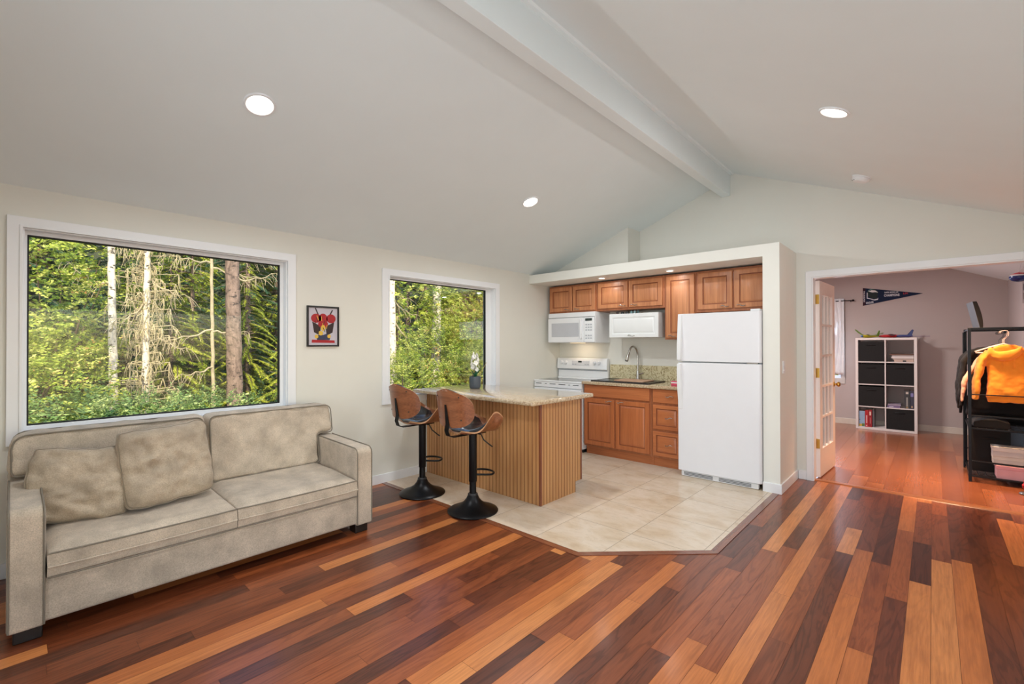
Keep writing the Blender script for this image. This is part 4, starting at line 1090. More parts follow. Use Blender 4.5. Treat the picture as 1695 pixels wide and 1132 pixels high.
# papers in the top cube
zc = cell[3][0]+.0005; rq = random.Random(6); z = zc
for k, (h, w, c, lab) in enumerate(((.034, .235, (196, 172, 158), 'pinkish magazine pile bottom in the top cube'), (.022, .25, (176, 160, 150), 'grey-brown paper bundle above the pinkish one'),
        (.030, .27, (216, 208, 204), 'white paper bundle in the middle of the stack'), (.018, .262, (188, 178, 176), 'grey papers under the brown folder'), (.024, .295, (104, 78, 66), 'brown folder on top of the paper stack'))):
    t = thing('paper_stack', lab, 'papers', (KX1-.04-w/2, KY+.16, z), 0, 'stacked papers in the bookcase')
    a = make('sheets', BX(KX1-.041-w, KX1-.041, KY+.03+.006*k, KY+.30, z, z+h-.001), pm('papers%d' % k, c, .8, var=.15, scale=60, stretch=(.2, .2, 6)), t, .002)
    if k == 0: make('dark_tab', BX(KX1-.17, KX1-.13, KY+.028, KY+.031, z+.004, z+.026), M_dark, a)
    z += h
zc = cell[1][0]+.0005
def book(label, x0, x1, z0, h, y0, d, cov, block=(222, 214, 200), marks=(), cat='book'):
    t = thing('book', label, cat, ((x0+x1)/2, y0+d/2, z0), 0, 'books in the white bookcase')
    up = (x1-x0) < h
    mcov = pm('cover_%d_%d_%d' % cov, cov, .45, var=.1)
    if up:
        prism_ = prism(NB(), [(x0, y0+d), (x0, y0), (x1, y0), (x1, y0+d), (x1-.002, y0+d), (x1-.002, y0+.003), (x0+.002, y0+.003), (x0+.002, y0+d)], 2, z0, z0+h)
        c_ = make('cover', prism_, mcov, t)
        make('pages', BX(x0+.0025, x1-.0025, y0+.004, y0+d-.004, z0+.003, z0+h-.004), pm('pages', block, .8), t)
    else:
        c_ = make('cover', prism(NB(), [(y0+d, z0), (y0, z0), (y0, z0+h), (y0+d, z0+h), (y0+d, z0+h-.002), (y0+.003, z0+h-.002), (y0+.003, z0+.002), (y0+d, z0+.002)], 0, x0, x1), mcov, t)
        make('pages', BX(x0+.004, x1-.004, y0+.004, y0+d-.004, z0+.0025, z0+h-.0025), pm('pages', block, .8), t)
    for (u0, u1, v0, v1, col) in marks:
        make('spine_mark', BX(x0+(x1-x0)*u0, x0+(x1-x0)*u1, y0-.0008, y0+.001, z0+h*v0, z0+h*v1), pm('mark_%d_%d_%d' % col, col, .5), c_)
    return t
book('thick dark book with pale spine marks standing in the third cube', -.337, -.268, zc, .285, KY+.03, .22, (44, 42, 44), marks=((.35, .65, .12, .62, (150, 146, 140)), (.3, .75, .8, .92, (196, 186, 176)), (.3, .7, .02, .1, (150, 120, 80))))
book('dark violet book with a light band at the outer end of the third cube', -.264, -.222, zc, .285, KY+.03, .22, (48, 44, 62), marks=((.1, .9, .66, .86, (128, 122, 170)), (.25, .7, .05, .16, (170, 140, 110))))
book('lavender book lying flat at the bottom of the third cube', -.548, -.385, zc, .030, KY+.03, .24, (112, 92, 128), marks=((.15, .5, .25, .7, (190, 180, 200)),))
book('thin grey-lilac book lying on the lavender one', -.538, -.378, zc+.031, .026, KY+.035, .22, (150, 138, 156))
zc = cell[0][0]+.0005
book('wide board game box with pale blue cover and yellow corner in the bottom cube', -.910, -.832, zc, .255, KY+.03, .22, (150, 178, 206), marks=((.05, .5, .02, .16, (214, 170, 60)), (.5, .95, .02, .2, (96, 120, 60)), (.05, .2, .42, .47, (60, 60, 80))), cat='box')
book('bright red book with white lettering marks beside the blue box', -.830, -.786, zc, .272, KY+.03, .21, (178, 28, 36), marks=((.35, .62, .22, .7, (232, 200, 198)), (.3, .6, .05, .12, (232, 200, 198))))
book('dark red book with cream emblem spine in the bottom cube', -.784, -.740, zc, .282, KY+.03, .21, (150, 22, 34), marks=((.25, .75, .68, .9, (224, 196, 180)), (.4, .6, .2, .55, (200, 120, 120))))
book('grey paperback leaning beside the dark red book', -.738, -.712, zc, .292, KY+.06, .21, (106, 104, 108))

# foam gliders on top of the bookcase
def glider(label, loc, rz, roll, cols, span, raise_):
    t = thing('toy_glider', label, 'toy plane', loc, rz, 'foam gliders on the bookcase')
    fz = .026
    fus = lathe(NB(), [(0, -.19), (.016, -.18), (.024, -.13), (.024, -.02), (.015, .08), (.007, .20), (0, .21)], (0, 0, fz), 14, axis=0)
    make('fuselage', fus, pm('foam%s' % (cols[0],), cols[0], .5), t, world=False)
    make('nose', lathe(NB(), [(0, -.215), (.012, -.21), (.017, -.19), (.016, -.178), (0, -.178)], (0, 0, fz), 14, axis=0), pm('foam%s' % (cols[3],), cols[3], .5), t, world=False)
    make('canopy', lathe(NB(), [(0, -.10), (.012, -.09), (.016, -.06), (.010, -.02), (0, -.01)], (0, 0, fz+.018), 12, axis=0), M_dark, t, world=False)
    for s in (1, -1):
        rg = []
        for k in range(7):
            u = k/6; c = .085*(1-.5*u); y = s*span*u; z = fz+.008+raise_*u*u*(1 if s > 0 else .4)
            rg.append([(-.10+.05*u, y, z), (-.10+.05*u+c*.4, y, z+.006*(1-u*.6)), (-.10+.05*u+c, y, z), (-.10+.05*u+c*.4, y, z-.002)])
        make('wing', loft(NB(), rg), pm('foam%s' % (cols[1],), cols[1], .5), t, world=False)
        make('tailplane', prism(NB(), [(.15, 0), (.20, 0), (.205, s*.075), (.18, s*.075)], 2, fz+.002, fz+.006), pm('foam%s' % (cols[2],), cols[2], .5), t, world=False)
    make('fin', prism(NB(), [(.13, fz), (.20, fz), (.225, fz+.095), (.20, fz+.10)], 1, -.003, .003), pm('foam%s' % (cols[2],), cols[2], .5), t, world=False)
    return t
glider('toy glider with yellow body and raised green wings on the bookcase', (-.765, 9.66, 1.5025), 1.05, 0, ((214, 196, 40), (126, 158, 60), (120, 160, 56), (80, 116, 160)), .22, .11)
glider('toy glider with red body and dark blue tail on the bookcase', (-.445, 9.70, 1.5025), .12, 0, ((186, 26, 30), (120, 44, 66), (52, 62, 104), (150, 30, 34)), .26, .035)
t = thing('toy_glider', 'small blue toy plane lying at the rack end of the bookcase top', 'toy plane', (-.33, 9.58, 1.5025), 0, 'foam gliders on the bookcase')
make('fuselage', lathe(NB(), [(0, -.10), (.016, -.095), (.022, -.05), (.022, .05), (.010, .10), (0, .102)], (0, 0, .023), 12, axis=0), pm('foam_navy', (58, 70, 120), .5), t, world=False)
make('fin', prism(NB(), [(.045, .03), (.09, .03), (.105, .125), (.088, .125)], 1, -.004, .004), pm('foam_navy', (58, 70, 120), .5), t, world=False)
make('wing', prism(NB(), [(-.05, -.02), (.02, -.02), (.30, -.03), (.30, -.045), (.02, -.06), (-.05, -.06)], 2, .016, .022), pm('foam_violet', (98, 66, 110), .5), t, world=False)

# ------------------------------------------------------------------ pennant
PX0, PX1, PYY = -.885, -.117, BY-.004
pn = thing('pennant', 'navy triangular championship pennant with green helmet on the bedroom wall', 'pennant', (-.5, PYY, 2.06))
prism_ = prism(NB(), [(PX0, 2.060), (PX1, 2.214), (PX1, 2.218), (PX0, 2.366)], 1, PYY-.002, PYY)
make('felt', prism_, pm('navy_felt', (20, 34, 62), .95, var=.2, scale=60), pn)
make('edge_band', prism(NB(), [(PX0, 2.060), (PX0+.035, 2.067), (PX0+.035, 2.359), (PX0, 2.366)], 1, PYY-.003, PYY-.0021), pm('maroon_band', (58, 26, 38), .9), pn)
def text(name, s, x, z, size, mat, par, y, rot=0.0, width=None, slant=0):
    cu = bpy.data.curves.new(name, 'FONT'); cu.body = s; cu.size = size; cu.align_x = 'CENTER'; cu.align_y = 'CENTER'; cu.extrude = .0004; cu.offset = size*.03
    cu.materials.append(mat)
    o = bpy.data.objects.new(name, cu); COL.objects.link(o); o.parent = par
    bpy.context.view_layer.update()
    me = bpy.data.meshes.new_from_object(o.evaluated_get(bpy.context.evaluated_depsgraph_get())); me.name = name
    bpy.data.objects.remove(o)
    d = max(v.co.x for v in me.vertices)-min(v.co.x for v in me.vertices)
    me.transform(Matrix.Translation(Vector((x, y, z))-Vector(par.location)) @ Matrix.Rotation(rot, 4, 'Y') @ Matrix.Rotation(PI/2, 4, 'X') @ Matrix.Diagonal((width/d, 1, 1, 1)))
    if not me.materials: me.materials.append(mat)
    return link_mesh(name, me, par)
M_silver = pm('print_silver', (206, 208, 214), .7); M_felt2 = pm('print_dark_green', (14, 32, 30), .7); M_redp = pm('print_red2', (176, 50, 60), .7)
text('lettering', 'SUPER BOWL LIX', -.505, 2.263, .032, M_silver, pn, PYY-.003, .03, .18)
text('lettering', 'CHAMPIONS', -.500, 2.214, .054, M_silver, pn, PYY-.003, .012, .20)
text('lettering', 'EAGLES', -.79, 2.108, .045, M_silver, pn, PYY-.003, -.10, .10)
text('lettering', 'PHILADELPHIA', PX0+.018, 2.215, .026, M_silver, pn, PYY-.004, PI/2, .19)
text('lettering', 'LIX', -.325, 2.232, .040, M_redp, pn, PYY-.003, .0, .062)
hm = make('helmet', prism(NB(), [(PX0+.06, 2.29), (PX0+.075, 2.325), (PX0+.12, 2.342), (PX0+.17, 2.330), (PX0+.21, 2.285), (PX0+.20, 2.262), (PX0+.205, 2.225), (PX0+.19, 2.165), (PX0+.14, 2.175), (PX0+.10, 2.195), (PX0+.075, 2.215)], 1, PYY-.003, PYY-.0021), M_felt2, pn)
make('wing_mark', prism(NB(), [(PX0+.075, 2.300), (PX0+.12, 2.320), (PX0+.17, 2.312), (PX0+.21, 2.272), (PX0+.165, 2.283), (PX0+.13, 2.280), (PX0+.105, 2.290)], 1, PYY-.0036, PYY-.003), pm('print_white', (222, 222, 220), .7), hm)
make('crown_mark', prism(NB(), [(PX0+.065, 2.298), (PX0+.08, 2.326), (PX0+.12, 2.341), (PX0+.165, 2.332), (PX0+.12, 2.330), (PX0+.085, 2.312)], 1, PYY-.0036, PYY-.003), pm('print_teal', (120, 156, 150), .7), hm)
make('face_mask', prism(NB(), [(PX0+.055, 2.285), (PX0+.068, 2.28), (PX0+.066, 2.195), (PX0+.10, 2.182), (PX0+.15, 2.158), (PX0+.20, 2.170), (PX0+.21, 2.19), (PX0+.205, 2.15), (PX0+.16, 2.142), (PX0+.10, 2.168), (PX0+.055, 2.18)], 1, PYY-.0036, PYY-.003), M_silver, hm)

# ------------------------------------------------------------------ curtain
rod = thing('curtain_rod', 'thin dark curtain rod with a small finial by the bedroom window', 'curtain rod', (-1.6, BY-.07, 2.16))
make('rod', lathe(NB(), [(0, -2.25), (.008, -2.25), (.008, -1.03), (0, -1.03)], (0, BY-.07, 2.158), 10, axis=0), M_black, rod)
make('finial', lathe(NB(), [(0, -1.035), (.012, -1.03), (.020, -1.015), (.012, -1.0), (0, -.995)], (0, BY-.07, 2.158), 12, axis=0), M_black, rod)
make('bracket', tube(NB(), [(-1.05, BY+.0, 2.14), (-1.05, BY-.06, 2.145), (-1.05, BY-.07, 2.15)], .006, 8), M_black, rod)
def curtain(label, x0, x1, z0, z1, tie):
    bm = NB(); N, Mv = 60, 24; rings = []
    for j in range(Mv+1):
        v = j/Mv; z = z1+(z0-z1)*v; row = []
        for i in range(N+1):
            u = i/N; k = 1-tie*math.sin(PI*min(1, v*1.1))*.5
            x = x1-(x1-x0)*(1-u)*k
            row.append((x, BY-.07+.022*math.sin(u*PI*9+v*1.2)*(.7+.3*v), z))
        rings.append(row)
    loft(bm, rings, closed=False)
    o = make('curtain', bm, pm('white_curtain', (236, 238, 240), .8), angle=180)
    o.modifiers.new('thick', 'SOLIDIFY').thickness = .001
    return tag(o, label, 'curtain')
curtain('white curtain panel gathered at the edge of the bedroom window', -1.50, -1.145, .86, 2.20, .75)

# ------------------------------------------------------------------ garment rack in the bedroom
gr_ = thing('garment_rack', 'black metal garment rack with shelves by the bedroom doorway', 'garment rack', (.52, 7.0, .0015))
gx = (.275, .775); gy = (6.60, 7.40); s_ = .0125
for x in gx:
    for y in gy:
        make('post', BX(x-s_, x+s_, y-s_, y+s_, .002, 1.552), M_black, gr_, .002)
make('post', BX(.258-.008, .258+.008, 7.30, 7.316, .002, 1.53), M_black, gr_, .002)
def rail(x0, x1, y0, y1, z, r=.009): make('rail', BX(x0, x1, y0, y1, z-r, z+r), M_black, gr_, .002)
for z, r in ((1.552, .0125), (.672, .008), (.543, .009), (.213, .007), (.062, .008)):
    for y in gy: rail(gx[0]-s_, gx[1]+s_, y-.009, y+.009, z, r)
for z in (1.545, .543, .062):
    for x in gx: rail(x-.009, x+.009, gy[0], gy[1], z, .008)
rail(gx[0], gx[1], 6.61, 6.622, .886, .005)
make('hanging_rail', lathe(NB(), [(0, 6.60), (.012, 6.60), (.012, 7.40), (0, 7.40)], (.525, 0, 1.515), 14, axis=1), M_black, gr_)
for z in (.062, .543):
    bm = NB()
    for k in range(1, 12): box(bm, gx[0], gx[1], gy[0]+k*.066-.002, gy[0]+k*.066+.002, z-.002, z+.002)
    for k in range(1, 8): box(bm, gx[0]+k*.062-.002, gx[0]+k*.062+.002, gy[0], gy[1], z-.0059, z-.0021)
    make('wire_shelf', bm, M_black, gr_, smooth=False)
# hangers and clothes: every garment hangs across the rail (which runs in y) at x = .525
HX, HZ = .525, 1.515
M_hang = pm('white_hanger', (226, 214, 208), .4)
def hanger(label, y, group='hangers on the rack rail', half=.20, drop=.0, mat=None):
    t = thing('clothes_hanger', label, 'hanger', (HX, y, HZ), 0, group)
    hk = [(0, 0, -.115), (0, 0, -.075), (.012, 0, -.055), (.030, 0, -.035), (.034, 0, -.005), (.022, 0, .018), (0, 0, .0205), (-.018, 0, .012), (-.024, 0, -.008)]
    make('hook', tube(NB(), hk, .0028, 8), mat or M_hang, t, world=False)
    make('bar', tube(NB(), [(-half, 0, -.195), (-half*.5, 0, -.150), (0, 0, -.113), (half*.5, 0, -.150), (half, 0, -.195), (half*.97, 0, -.207), (0, 0, -.205), (-half*.97, 0, -.207)], .005, 8, loop=True), mat or M_hang, t, world=False)
    return t
def garment(name, label, cat, y, mat, group=None, half=.245, top=-.125, length=.60, sleeve=.54, thick=.075, hood=False, seed=0, flare=1.0, sl_in=0, cx=.525, spread=1.0, sw_=.062):
    """body, two hanging sleeves and a hood merged into one cloth surface, softened and wrinkled"""
    bm = NB(); cz = HZ
    def sec(z, hw, ht, yo=0, n=24):
        out = []
        for k in range(n):
            a = 2*PI*k/n; c_, s2 = math.cos(a), math.sin(a)
            out.append((cx+hw*math.copysign(abs(c_)**.55, c_), y+yo+ht*math.copysign(abs(s2)**.8, s2), z))
        return out
    z1 = cz+top
    prof = [(0, .05, .026), (-.018, .08, .032), (-.040, half*.74, .036), (-.070, half*.98, .040), (-.16, half*.94, thick*.6), (-.30, half*.90*flare, thick*.72), (-.45, half*.94*flare, thick*.80), (-length+.055, half*.99*flare, thick*.8), (-length+.035, half*.93*flare, thick*.62), (-length, half*.91*flare, thick*.56)]
    loft(bm, [sec(z1+dz, hw, ht) for dz, hw, ht in prof])
    for s in (-1, 1):
        # sleeves drop from the shoulder point, bend a little at the elbow and end in a cuff
        P = [Vector((cx+s*half*.78, y, z1-.070)), Vector((cx+s*(half*1.02+.02*spread), y-.008, z1-.155)), Vector((cx+s*(half+.052*spread), y-.02, z1-.155-(sleeve-.155)*.5)), Vector((cx+s*(half+.058*spread), y-.035, z1-sleeve))]
        path = []
        for k in range(15):
            t = k/14*3; i = min(2, int(t)); f = t-i; path.append(P[i]*(1-f)+P[i+1]*f)
        tube(bm, path, lambda u: sw_-.018*u-(.014 if u > .9 else 0), 16, flat=.5)
    if hood:
        # the hood hangs open over the chest: a thick crescent with a pointed outer end
        rg = []
        for k in range(13):
            u = k/12; a = -1.75+3.2*u
            c = Vector((cx-.015+.105*math.sin(a), y-.055-.020*math.cos(a), z1-.022-.088*math.cos(a)+.02*math.sin(a)))
            w = max(.012, .050*math.sin(PI*min(.97, max(.05, .10+.86*u)))**.8)
            t_ = Vector((math.cos(a), 0, .85*math.sin(a))).normalized(); n1 = Vector((0, 1, 0)); n2 = t_.cross(n1)
            rg.append([c+n1*(.032*math.cos(2*PI*q/14))+n2*(w*math.sin(2*PI*q/14)) for q in range(14)])
        loft(bm, rg)
        for s in (-1, 1): tube(bm, [(cx+s*.03, y-.058, z1-.11), (cx+s*.035, y-.062, z1-.20), (cx+s*.034, y-.064, z1-.23)], .006, 8)
    o = make(name, bm, mat, None, angle=80)
    soften(o, .0085, 5, .022, .09, seed)
    o['label'] = label; o['category'] = cat
    if group: o['group'] = group
    return o
M_or = pm('orange_fleece', (246, 150, 42), .9, var=.05, scale=12, sheen=.2); M_peach = pm('peach_fleece', (232, 178, 148), .9, var=.05); M_blk = pm('black_cloth', (13, 12, 13), .9, var=.2); M_blk2 = pm('charcoal_cloth', (19, 18, 20), .9, var=.2)
hanger('white hanger carrying the orange hoodie', 6.70)
hd_ = garment('hoodie', 'bright orange hooded sweatshirt hanging at the doorway end of the rack', 'hoodie', 6.70, M_or, half=.155, length=.575, sleeve=.555, hood=True, thick=.085, seed=1, cx=.548, spread=1.25, sw_=.076)
hanger('white hanger with the peach sweatshirt behind the orange hoodie', 6.83)
garment('sweatshirt', 'peach sweatshirt hanging right behind the orange hoodie', 'sweatshirt', 6.83, M_peach, half=.115, length=.55, sleeve=.60, thick=.05, seed=2, spread=3.5, cx=.54, sw_=.055)
hanger('grey hanger carrying the first black jacket', 6.94, mat=pm('grey_hanger', (120, 118, 118), .4))
garment('jacket', 'black jacket hanging behind the peach sweatshirt', 'jacket', 6.94, M_blk, half=.25, length=.72, sleeve=.66, thick=.07, seed=3)
hanger('grey hanger carrying the second dark jacket', 7.08, mat=pm('grey_hanger', (120, 118, 118), .4))
garment('jacket', 'charcoal jacket hanging furthest back on the rack', 'jacket', 7.08, M_blk2, half=.265, length=.80, sleeve=.70, thick=.07, seed=4)
hanger('grey hanger carrying the long black coat', 7.20, mat=pm('grey_hanger', (120, 118, 118), .4))
garment('coat', 'long black coat hanging at the back of the rack', 'coat', 7.20, M_blk, half=.245, length=.86, sleeve=.76, thick=.07, seed=5)
bn = thing('laundry_bin', 'tall black fabric bin on the lower shelf of the rack', 'bin', (.42, 6.98, .066))
make('body', loft(NB(), [[(x0, y0, z), (x1, y0, z), (x1, y1, z), (x0, y1, z)] for x0, x1, y0, y1, z in ((.30, .575, 6.87, 7.25, .066), (.295, .58, 6.865, 7.255, .50), (.302, .573, 6.872, 7.248, .50), (.31, .565, 6.88, 7.24, .09))]), M_bin, bn, .003)
make('handle', tube(NB(), [(.38, 6.866, .42), (.39, 6.858, .42), (.49, 6.858, .42), (.50, 6.866, .42)], .007, 8), pm('bin_handle', (12, 12, 13), .5), bn)
tag(make('folded_clothes', prism(NB(), rounded([(.30, .552), (.565, .552), (.56, .615), (.47, .640), (.36, .632), (.305, .61)], .015), 1, 6.66, 7.02), M_blk, None, .008), 'folded black clothes lying on the middle rack shelf', 'clothes')
tag(make('panel_board', BX(.615, .800, 7.42, 7.44, .002, .62), pm('pale_blue_board', (128, 144, 160), .6), None, .003), 'pale blue-grey board standing on the floor behind the garment rack', 'board')
def shoebox(label, x0, x1, y0, y1, z, h, c, lid):
    t = thing('shoe_box', label, 'box', ((x0+x1)/2, (y0+y1)/2, z), 0, 'shoe boxes on the lower rack shelf')
    make('body', BX(x0+.004, x1-.004, y0+.004, y1-.004, z, z+h-.004), pm('carton%s' % (c,), c, .6), t, .002)
    make('lid', BX(x0, x1, y0, y1, z+h-.035, z+h), pm('carton%s' % (lid,), lid, .6), t, .003)
shoebox('pink shoe box at the bottom of the rack shelf stack', .458, .745, 6.615, 6.84, .066, .128, (214, 164, 172), (206, 150, 162))
shoebox('off-white shoe box resting on the pink one', .438, .735, 6.635, 6.85, .195, .088, (206, 200, 192), (214, 208, 198))
shoebox('grey shoe box topping the stack', .434, .745, 6.62, 6.84, .284, .086, (186, 184, 184), (202, 198, 194))
# panel leaning on the rack top
pt = thing('flat_screen', 'black-backed flat panel leaning on top of the garment rack', 'screen', (.345, 7.0, 1.566))
# the face looks towards the bedroom door; its near edge is the black curved side
def scr(u, w, d):                                       # u up, w 0 near .. 1 far, d out of the back
    x = .368-.034*w-.055*u; y = 6.90+.34*w
    return (x+d*.97, y+d*.22, 1.566+.285*u)
rg = []
for k in range(13):
    u = k/12; bul = .012+.050*math.sin(PI*min(1, .30+.62*(1-u)))**.8*(1-.35*u)
    rg.append([scr(u, 0, .003), scr(u, 0, bul*.85), scr(u, .5, bul*1.15), scr(u, 1, bul*.85), scr(u, 1, .003)])
make('back_shell', loft(NB(), rg), M_gasket, pt, angle=50)
make('screen', loft(NB(), [[scr(0, .0, .0029), scr(0, 1, .0029), scr(1, 1, .0029), scr(1, .0, .0029)], [scr(0, .0, 0), scr(0, 1, 0), scr(1, 1, 0), scr(1, .0, 0)]]), pm('grey_screen', (84, 80, 78), .5), pt)
# balloon, wall print, toy at the very edge of the view
bl = thing('balloon', 'red white and blue striped balloon hanging under the bedroom ceiling', 'balloon', (.705, 7.5, 2.05))
def orb(name, th0, th1, m, r=.052):
    prof = [(r*math.sin(th0+(th1-th0)*k/8)*1.5, .085+r*math.cos(th0+(th1-th0)*k/8)) for k in range(9)]
    make(name, lathe(NB(), prof, n=28, cap=False), m, bl, world=False)
orb('red_cap', 0.01, 1.0, pm('balloon_red', (200, 30, 44), .25)); orb('white_band', 1.0, 1.35, pm('balloon_white', (230, 226, 230), .25)); orb('blue_cap', 1.35, 3.13, pm('balloon_blue', (34, 54, 116), .25))
make('string', tube(NB(), [(0, 0, .13), (.02, 0, .25), (.03, 0, zr(.735)-2.05)], .0015, 5), M_silver, bl, world=False)
wp = thing('wall_print', 'small grey print on the bedroom side wall near the balloon', 'picture', (.82, 8.1, 1.95))
make('sheet', BX(.8185, .8215, 7.95, 8.42, 1.90, 2.18), pm('print_sheet', (150, 138, 134), .7), wp)
make('print_block', BX(.817, .819, 8.0, 8.34, 2.05, 2.13), pm('print_block', (74, 66, 68), .7), wp)
make('print_block', BX(.817, .819, 8.0, 8.34, 1.94, 2.02), pm('print_block2', (104, 88, 80), .7), wp)
ty = thing('toy_figure', 'small red toy standing on a dark disc on the bedroom floor', 'toy', (.63, 6.36, .0015))
make('stand', lathe(NB(), [(0, 0), (.042, 0), (.045, .008), (.036, .018), (0, .02)], n=20), pm('toy_disc', (70, 72, 78), .3), ty, world=False)
make('body', lathe(NB(), [(0, .018), (.012, .02), (.010, .045), (.022, .06), (.026, .085), (.014, .105), (.016, .118), (.008, .132), (0, .134)], (0, 0, 0), 16), pm('toy_red', (176, 22, 32), .4), ty, world=False)

# bedroom light: a warm ceiling lamp near the doorway, daylight from its window
light('bedroom_lamp', 'AREA', (.15, 6.35, 2.45), (.15, 6.4, 0), 25, (1.0, .60, .34), shape='DISK', size=.25, spread=math.radians(84))
light('bedroom_daylight', 'AREA', (-1.62, BY-.10, 1.45), (-1.0, 6.5, .9), 20, (.66, .78, 1.0), shape='RECTANGLE', size=.8, size_y=1.2)
light('bedroom_fill_lamp', 'AREA', (-1.6, 7.6, 2.5), (-1.4, 7.6, 0), 74, (1.0, .92, .90), shape='DISK', size=.4)  # added fill without a visible source, brightens the bedroom walls
# ------------------------------------------------------------------ the woods outside
def foliage_mat(name, stops, trans=.35):
    m, n, l, p = nmat(name)
    at = n.new('ShaderNodeAttribute'); at.attribute_name = 'tint'
    c = ramp(n, l, at.outputs['Fac'], stops)
    l.new(c, p.inputs['Base Color']); p.inputs['Roughness'].default_value = .45; p.inputs['Specular IOR Level'].default_value = .35
    t = n.new('ShaderNodeBsdfTranslucent'); l.new(c, t.inputs[0])
    x = n.new('ShaderNodeMixShader'); x.inputs[0].default_value = trans
    l.new(p.outputs[0], x.inputs[1]); l.new(t.outputs[0], x.inputs[2]); l.new(x.outputs[0], n['Material Output'].inputs[0])
    return m
M_fir = foliage_mat('fir_needles', [(0, lin(74, 98, 44)), (.35, lin(136, 152, 54)), (.7, lin(196, 198, 70)), (1, lin(230, 220, 112))])
M_fir2 = foliage_mat('dark_fir_needles', [(0, lin(44, 76, 62)), (.5, lin(80, 116, 82)), (1, lin(146, 168, 104))])
M_broad = foliage_mat('broad_leaves', [(0, lin(72, 98, 44)), (.3, lin(130, 152, 54)), (.65, lin(190, 196, 78)), (.93, lin(228, 222, 136)), (1, lin(226, 160, 96))])
M_salal = foliage_mat('shrub_leaves', [(0, lin(60, 94, 56)), (.4, lin(116, 146, 80)), (.8, lin(182, 196, 116)), (1, lin(222, 222, 150))])
M_lich = pm('lichen', (184, 166, 128), .9, var=.2, scale=20)
def bark(name, a, b, scar, k=.5):
    m, n, l, p = nmat(name)
    v = coords(n, l, (7, 7, 2.2)); f = noise_tex(n, l, v, 2.2, 6, .7, .4); g = noise_tex(n, l, coords(n, l, (5, 5, 9)), 1.6, 3, .6)
    c = ramp(n, l, f, [(.3, lin(*a)), (.62, lin(*b))])
    c = mixc(n, l, ramp(n, l, g, [(k, (0, 0, 0, 1)), (k+.08, (1, 1, 1, 1))]), c, lin(*scar))
    l.new(c, p.inputs['Base Color']); p.inputs['Roughness'].default_value = .9; bump(n, l, p, f, .5, .02); return m
M_birch = bark('pale_alder_bark', (190, 174, 152), (236, 220, 198), (78, 68, 58), .57)
M_dougl = bark('brown_fir_bark', (84, 66, 56), (150, 124, 108), (70, 58, 50), .55)
M_stem = pm('shrub_stem', (92, 74, 54), .9, var=.2)
M_twig = pm('dead_twig', (172, 154, 122), .9, var=.2)

def mesh_from(name, V, F, T, mat):
    me = bpy.data.meshes.new(name); me.from_pydata(V, [], F); me.materials.append(mat)
    a = me.attributes.new('tint', 'FLOAT', 'FACE'); a.data.foreach_set('value', T); return me
def leaf(V, F, T, p, d, s, nn, L, w, t, fold=.0):
    b = len(V); q = p+d*L; m_ = p+d*(L*.42)+nn*fold
    V += [tuple(p), tuple(m_-s*w), tuple(q), tuple(m_+s*w)]; F.append((b, b+1, b+2, b+3)); T.append(t)

def conifer_data(seed, H, Rb, mat, nb=120, zmin=.2, droop=.5, lw=.017):
    r = random.Random(seed); V, F, T = [], [], []; bm = NB()
    tube(bm, [(0, 0, -.3), (.02, 0, H*.3), (0, .03, H*.7), (.02, 0, H)], lambda u: .11*(1-u)+.012, 9)
    for i in range(nb):
        z = zmin+(H-zmin)*((i+r.random())/nb)**1.05
        L = (Rb*(1-z/H)**.8+.18)*r.uniform(.7, 1.1); az = i*2.399+r.uniform(-.4, .4)
        d = Vector((math.cos(az), math.sin(az), 0)); side = Vector((-d.y, d.x, 0))
        def P(t): return d*(L*t)+Vector((0, 0, z+L*(.18*t-droop*t*t)))+side*(.06*L*math.sin(t*3+i))
        tube(bm, [P(0), P(.3), P(.6), P(.92)], lambda u: .014*(1-u)+.003, 4)
        n = int(L/.050)+3; base = r.uniform(.05, .75)
        for k in range(n):
            t = .14+.86*(k+r.random())/n; p = P(t); fw = (P(min(1.02, t+.05))-P(t-.03)).normalized()
            for s in (-1, 1):
                l2 = (.085+.17*(1-abs(2*t-1.15))*min(1, L))*r.uniform(.6, 1.1)
                dd = (fw*.75+side*s*.85+Vector((0, 0, -.28+r.uniform(-.2, .2)))).normalized(); up = dd.cross(fw).normalized()
                sw = dd.cross(Vector((0, 0, 1))).normalized()
                tt = min(1, max(0, base*.6+.42*r.random()))
                leaf(V, F, T, p, dd, sw, up, l2, lw, tt)
                for j in (.35, .65):                      # side sprigs
                    q = p+dd*(l2*j)
                    for s2 in (-1, 1):
                        d3 = (dd*.7+sw*s2*.8+Vector((0, 0, r.uniform(-.35, .1)))).normalized()
                        leaf(V, F, T, q, d3, d3.cross(Vector((0, 0, 1))).normalized(), up, l2*.52*(1.1-j*.4), lw*.8, min(1, tt+r.uniform(-.1, .16)))
    me = bpy.data.meshes.new('conifer_trunk'); bmesh.ops.recalc_face_normals(bm, faces=bm.faces); bm.to_mesh(me); bm.free(); me.materials.append(M_dougl)
    return me, mesh_from('conifer_needles', V, F, T, mat)
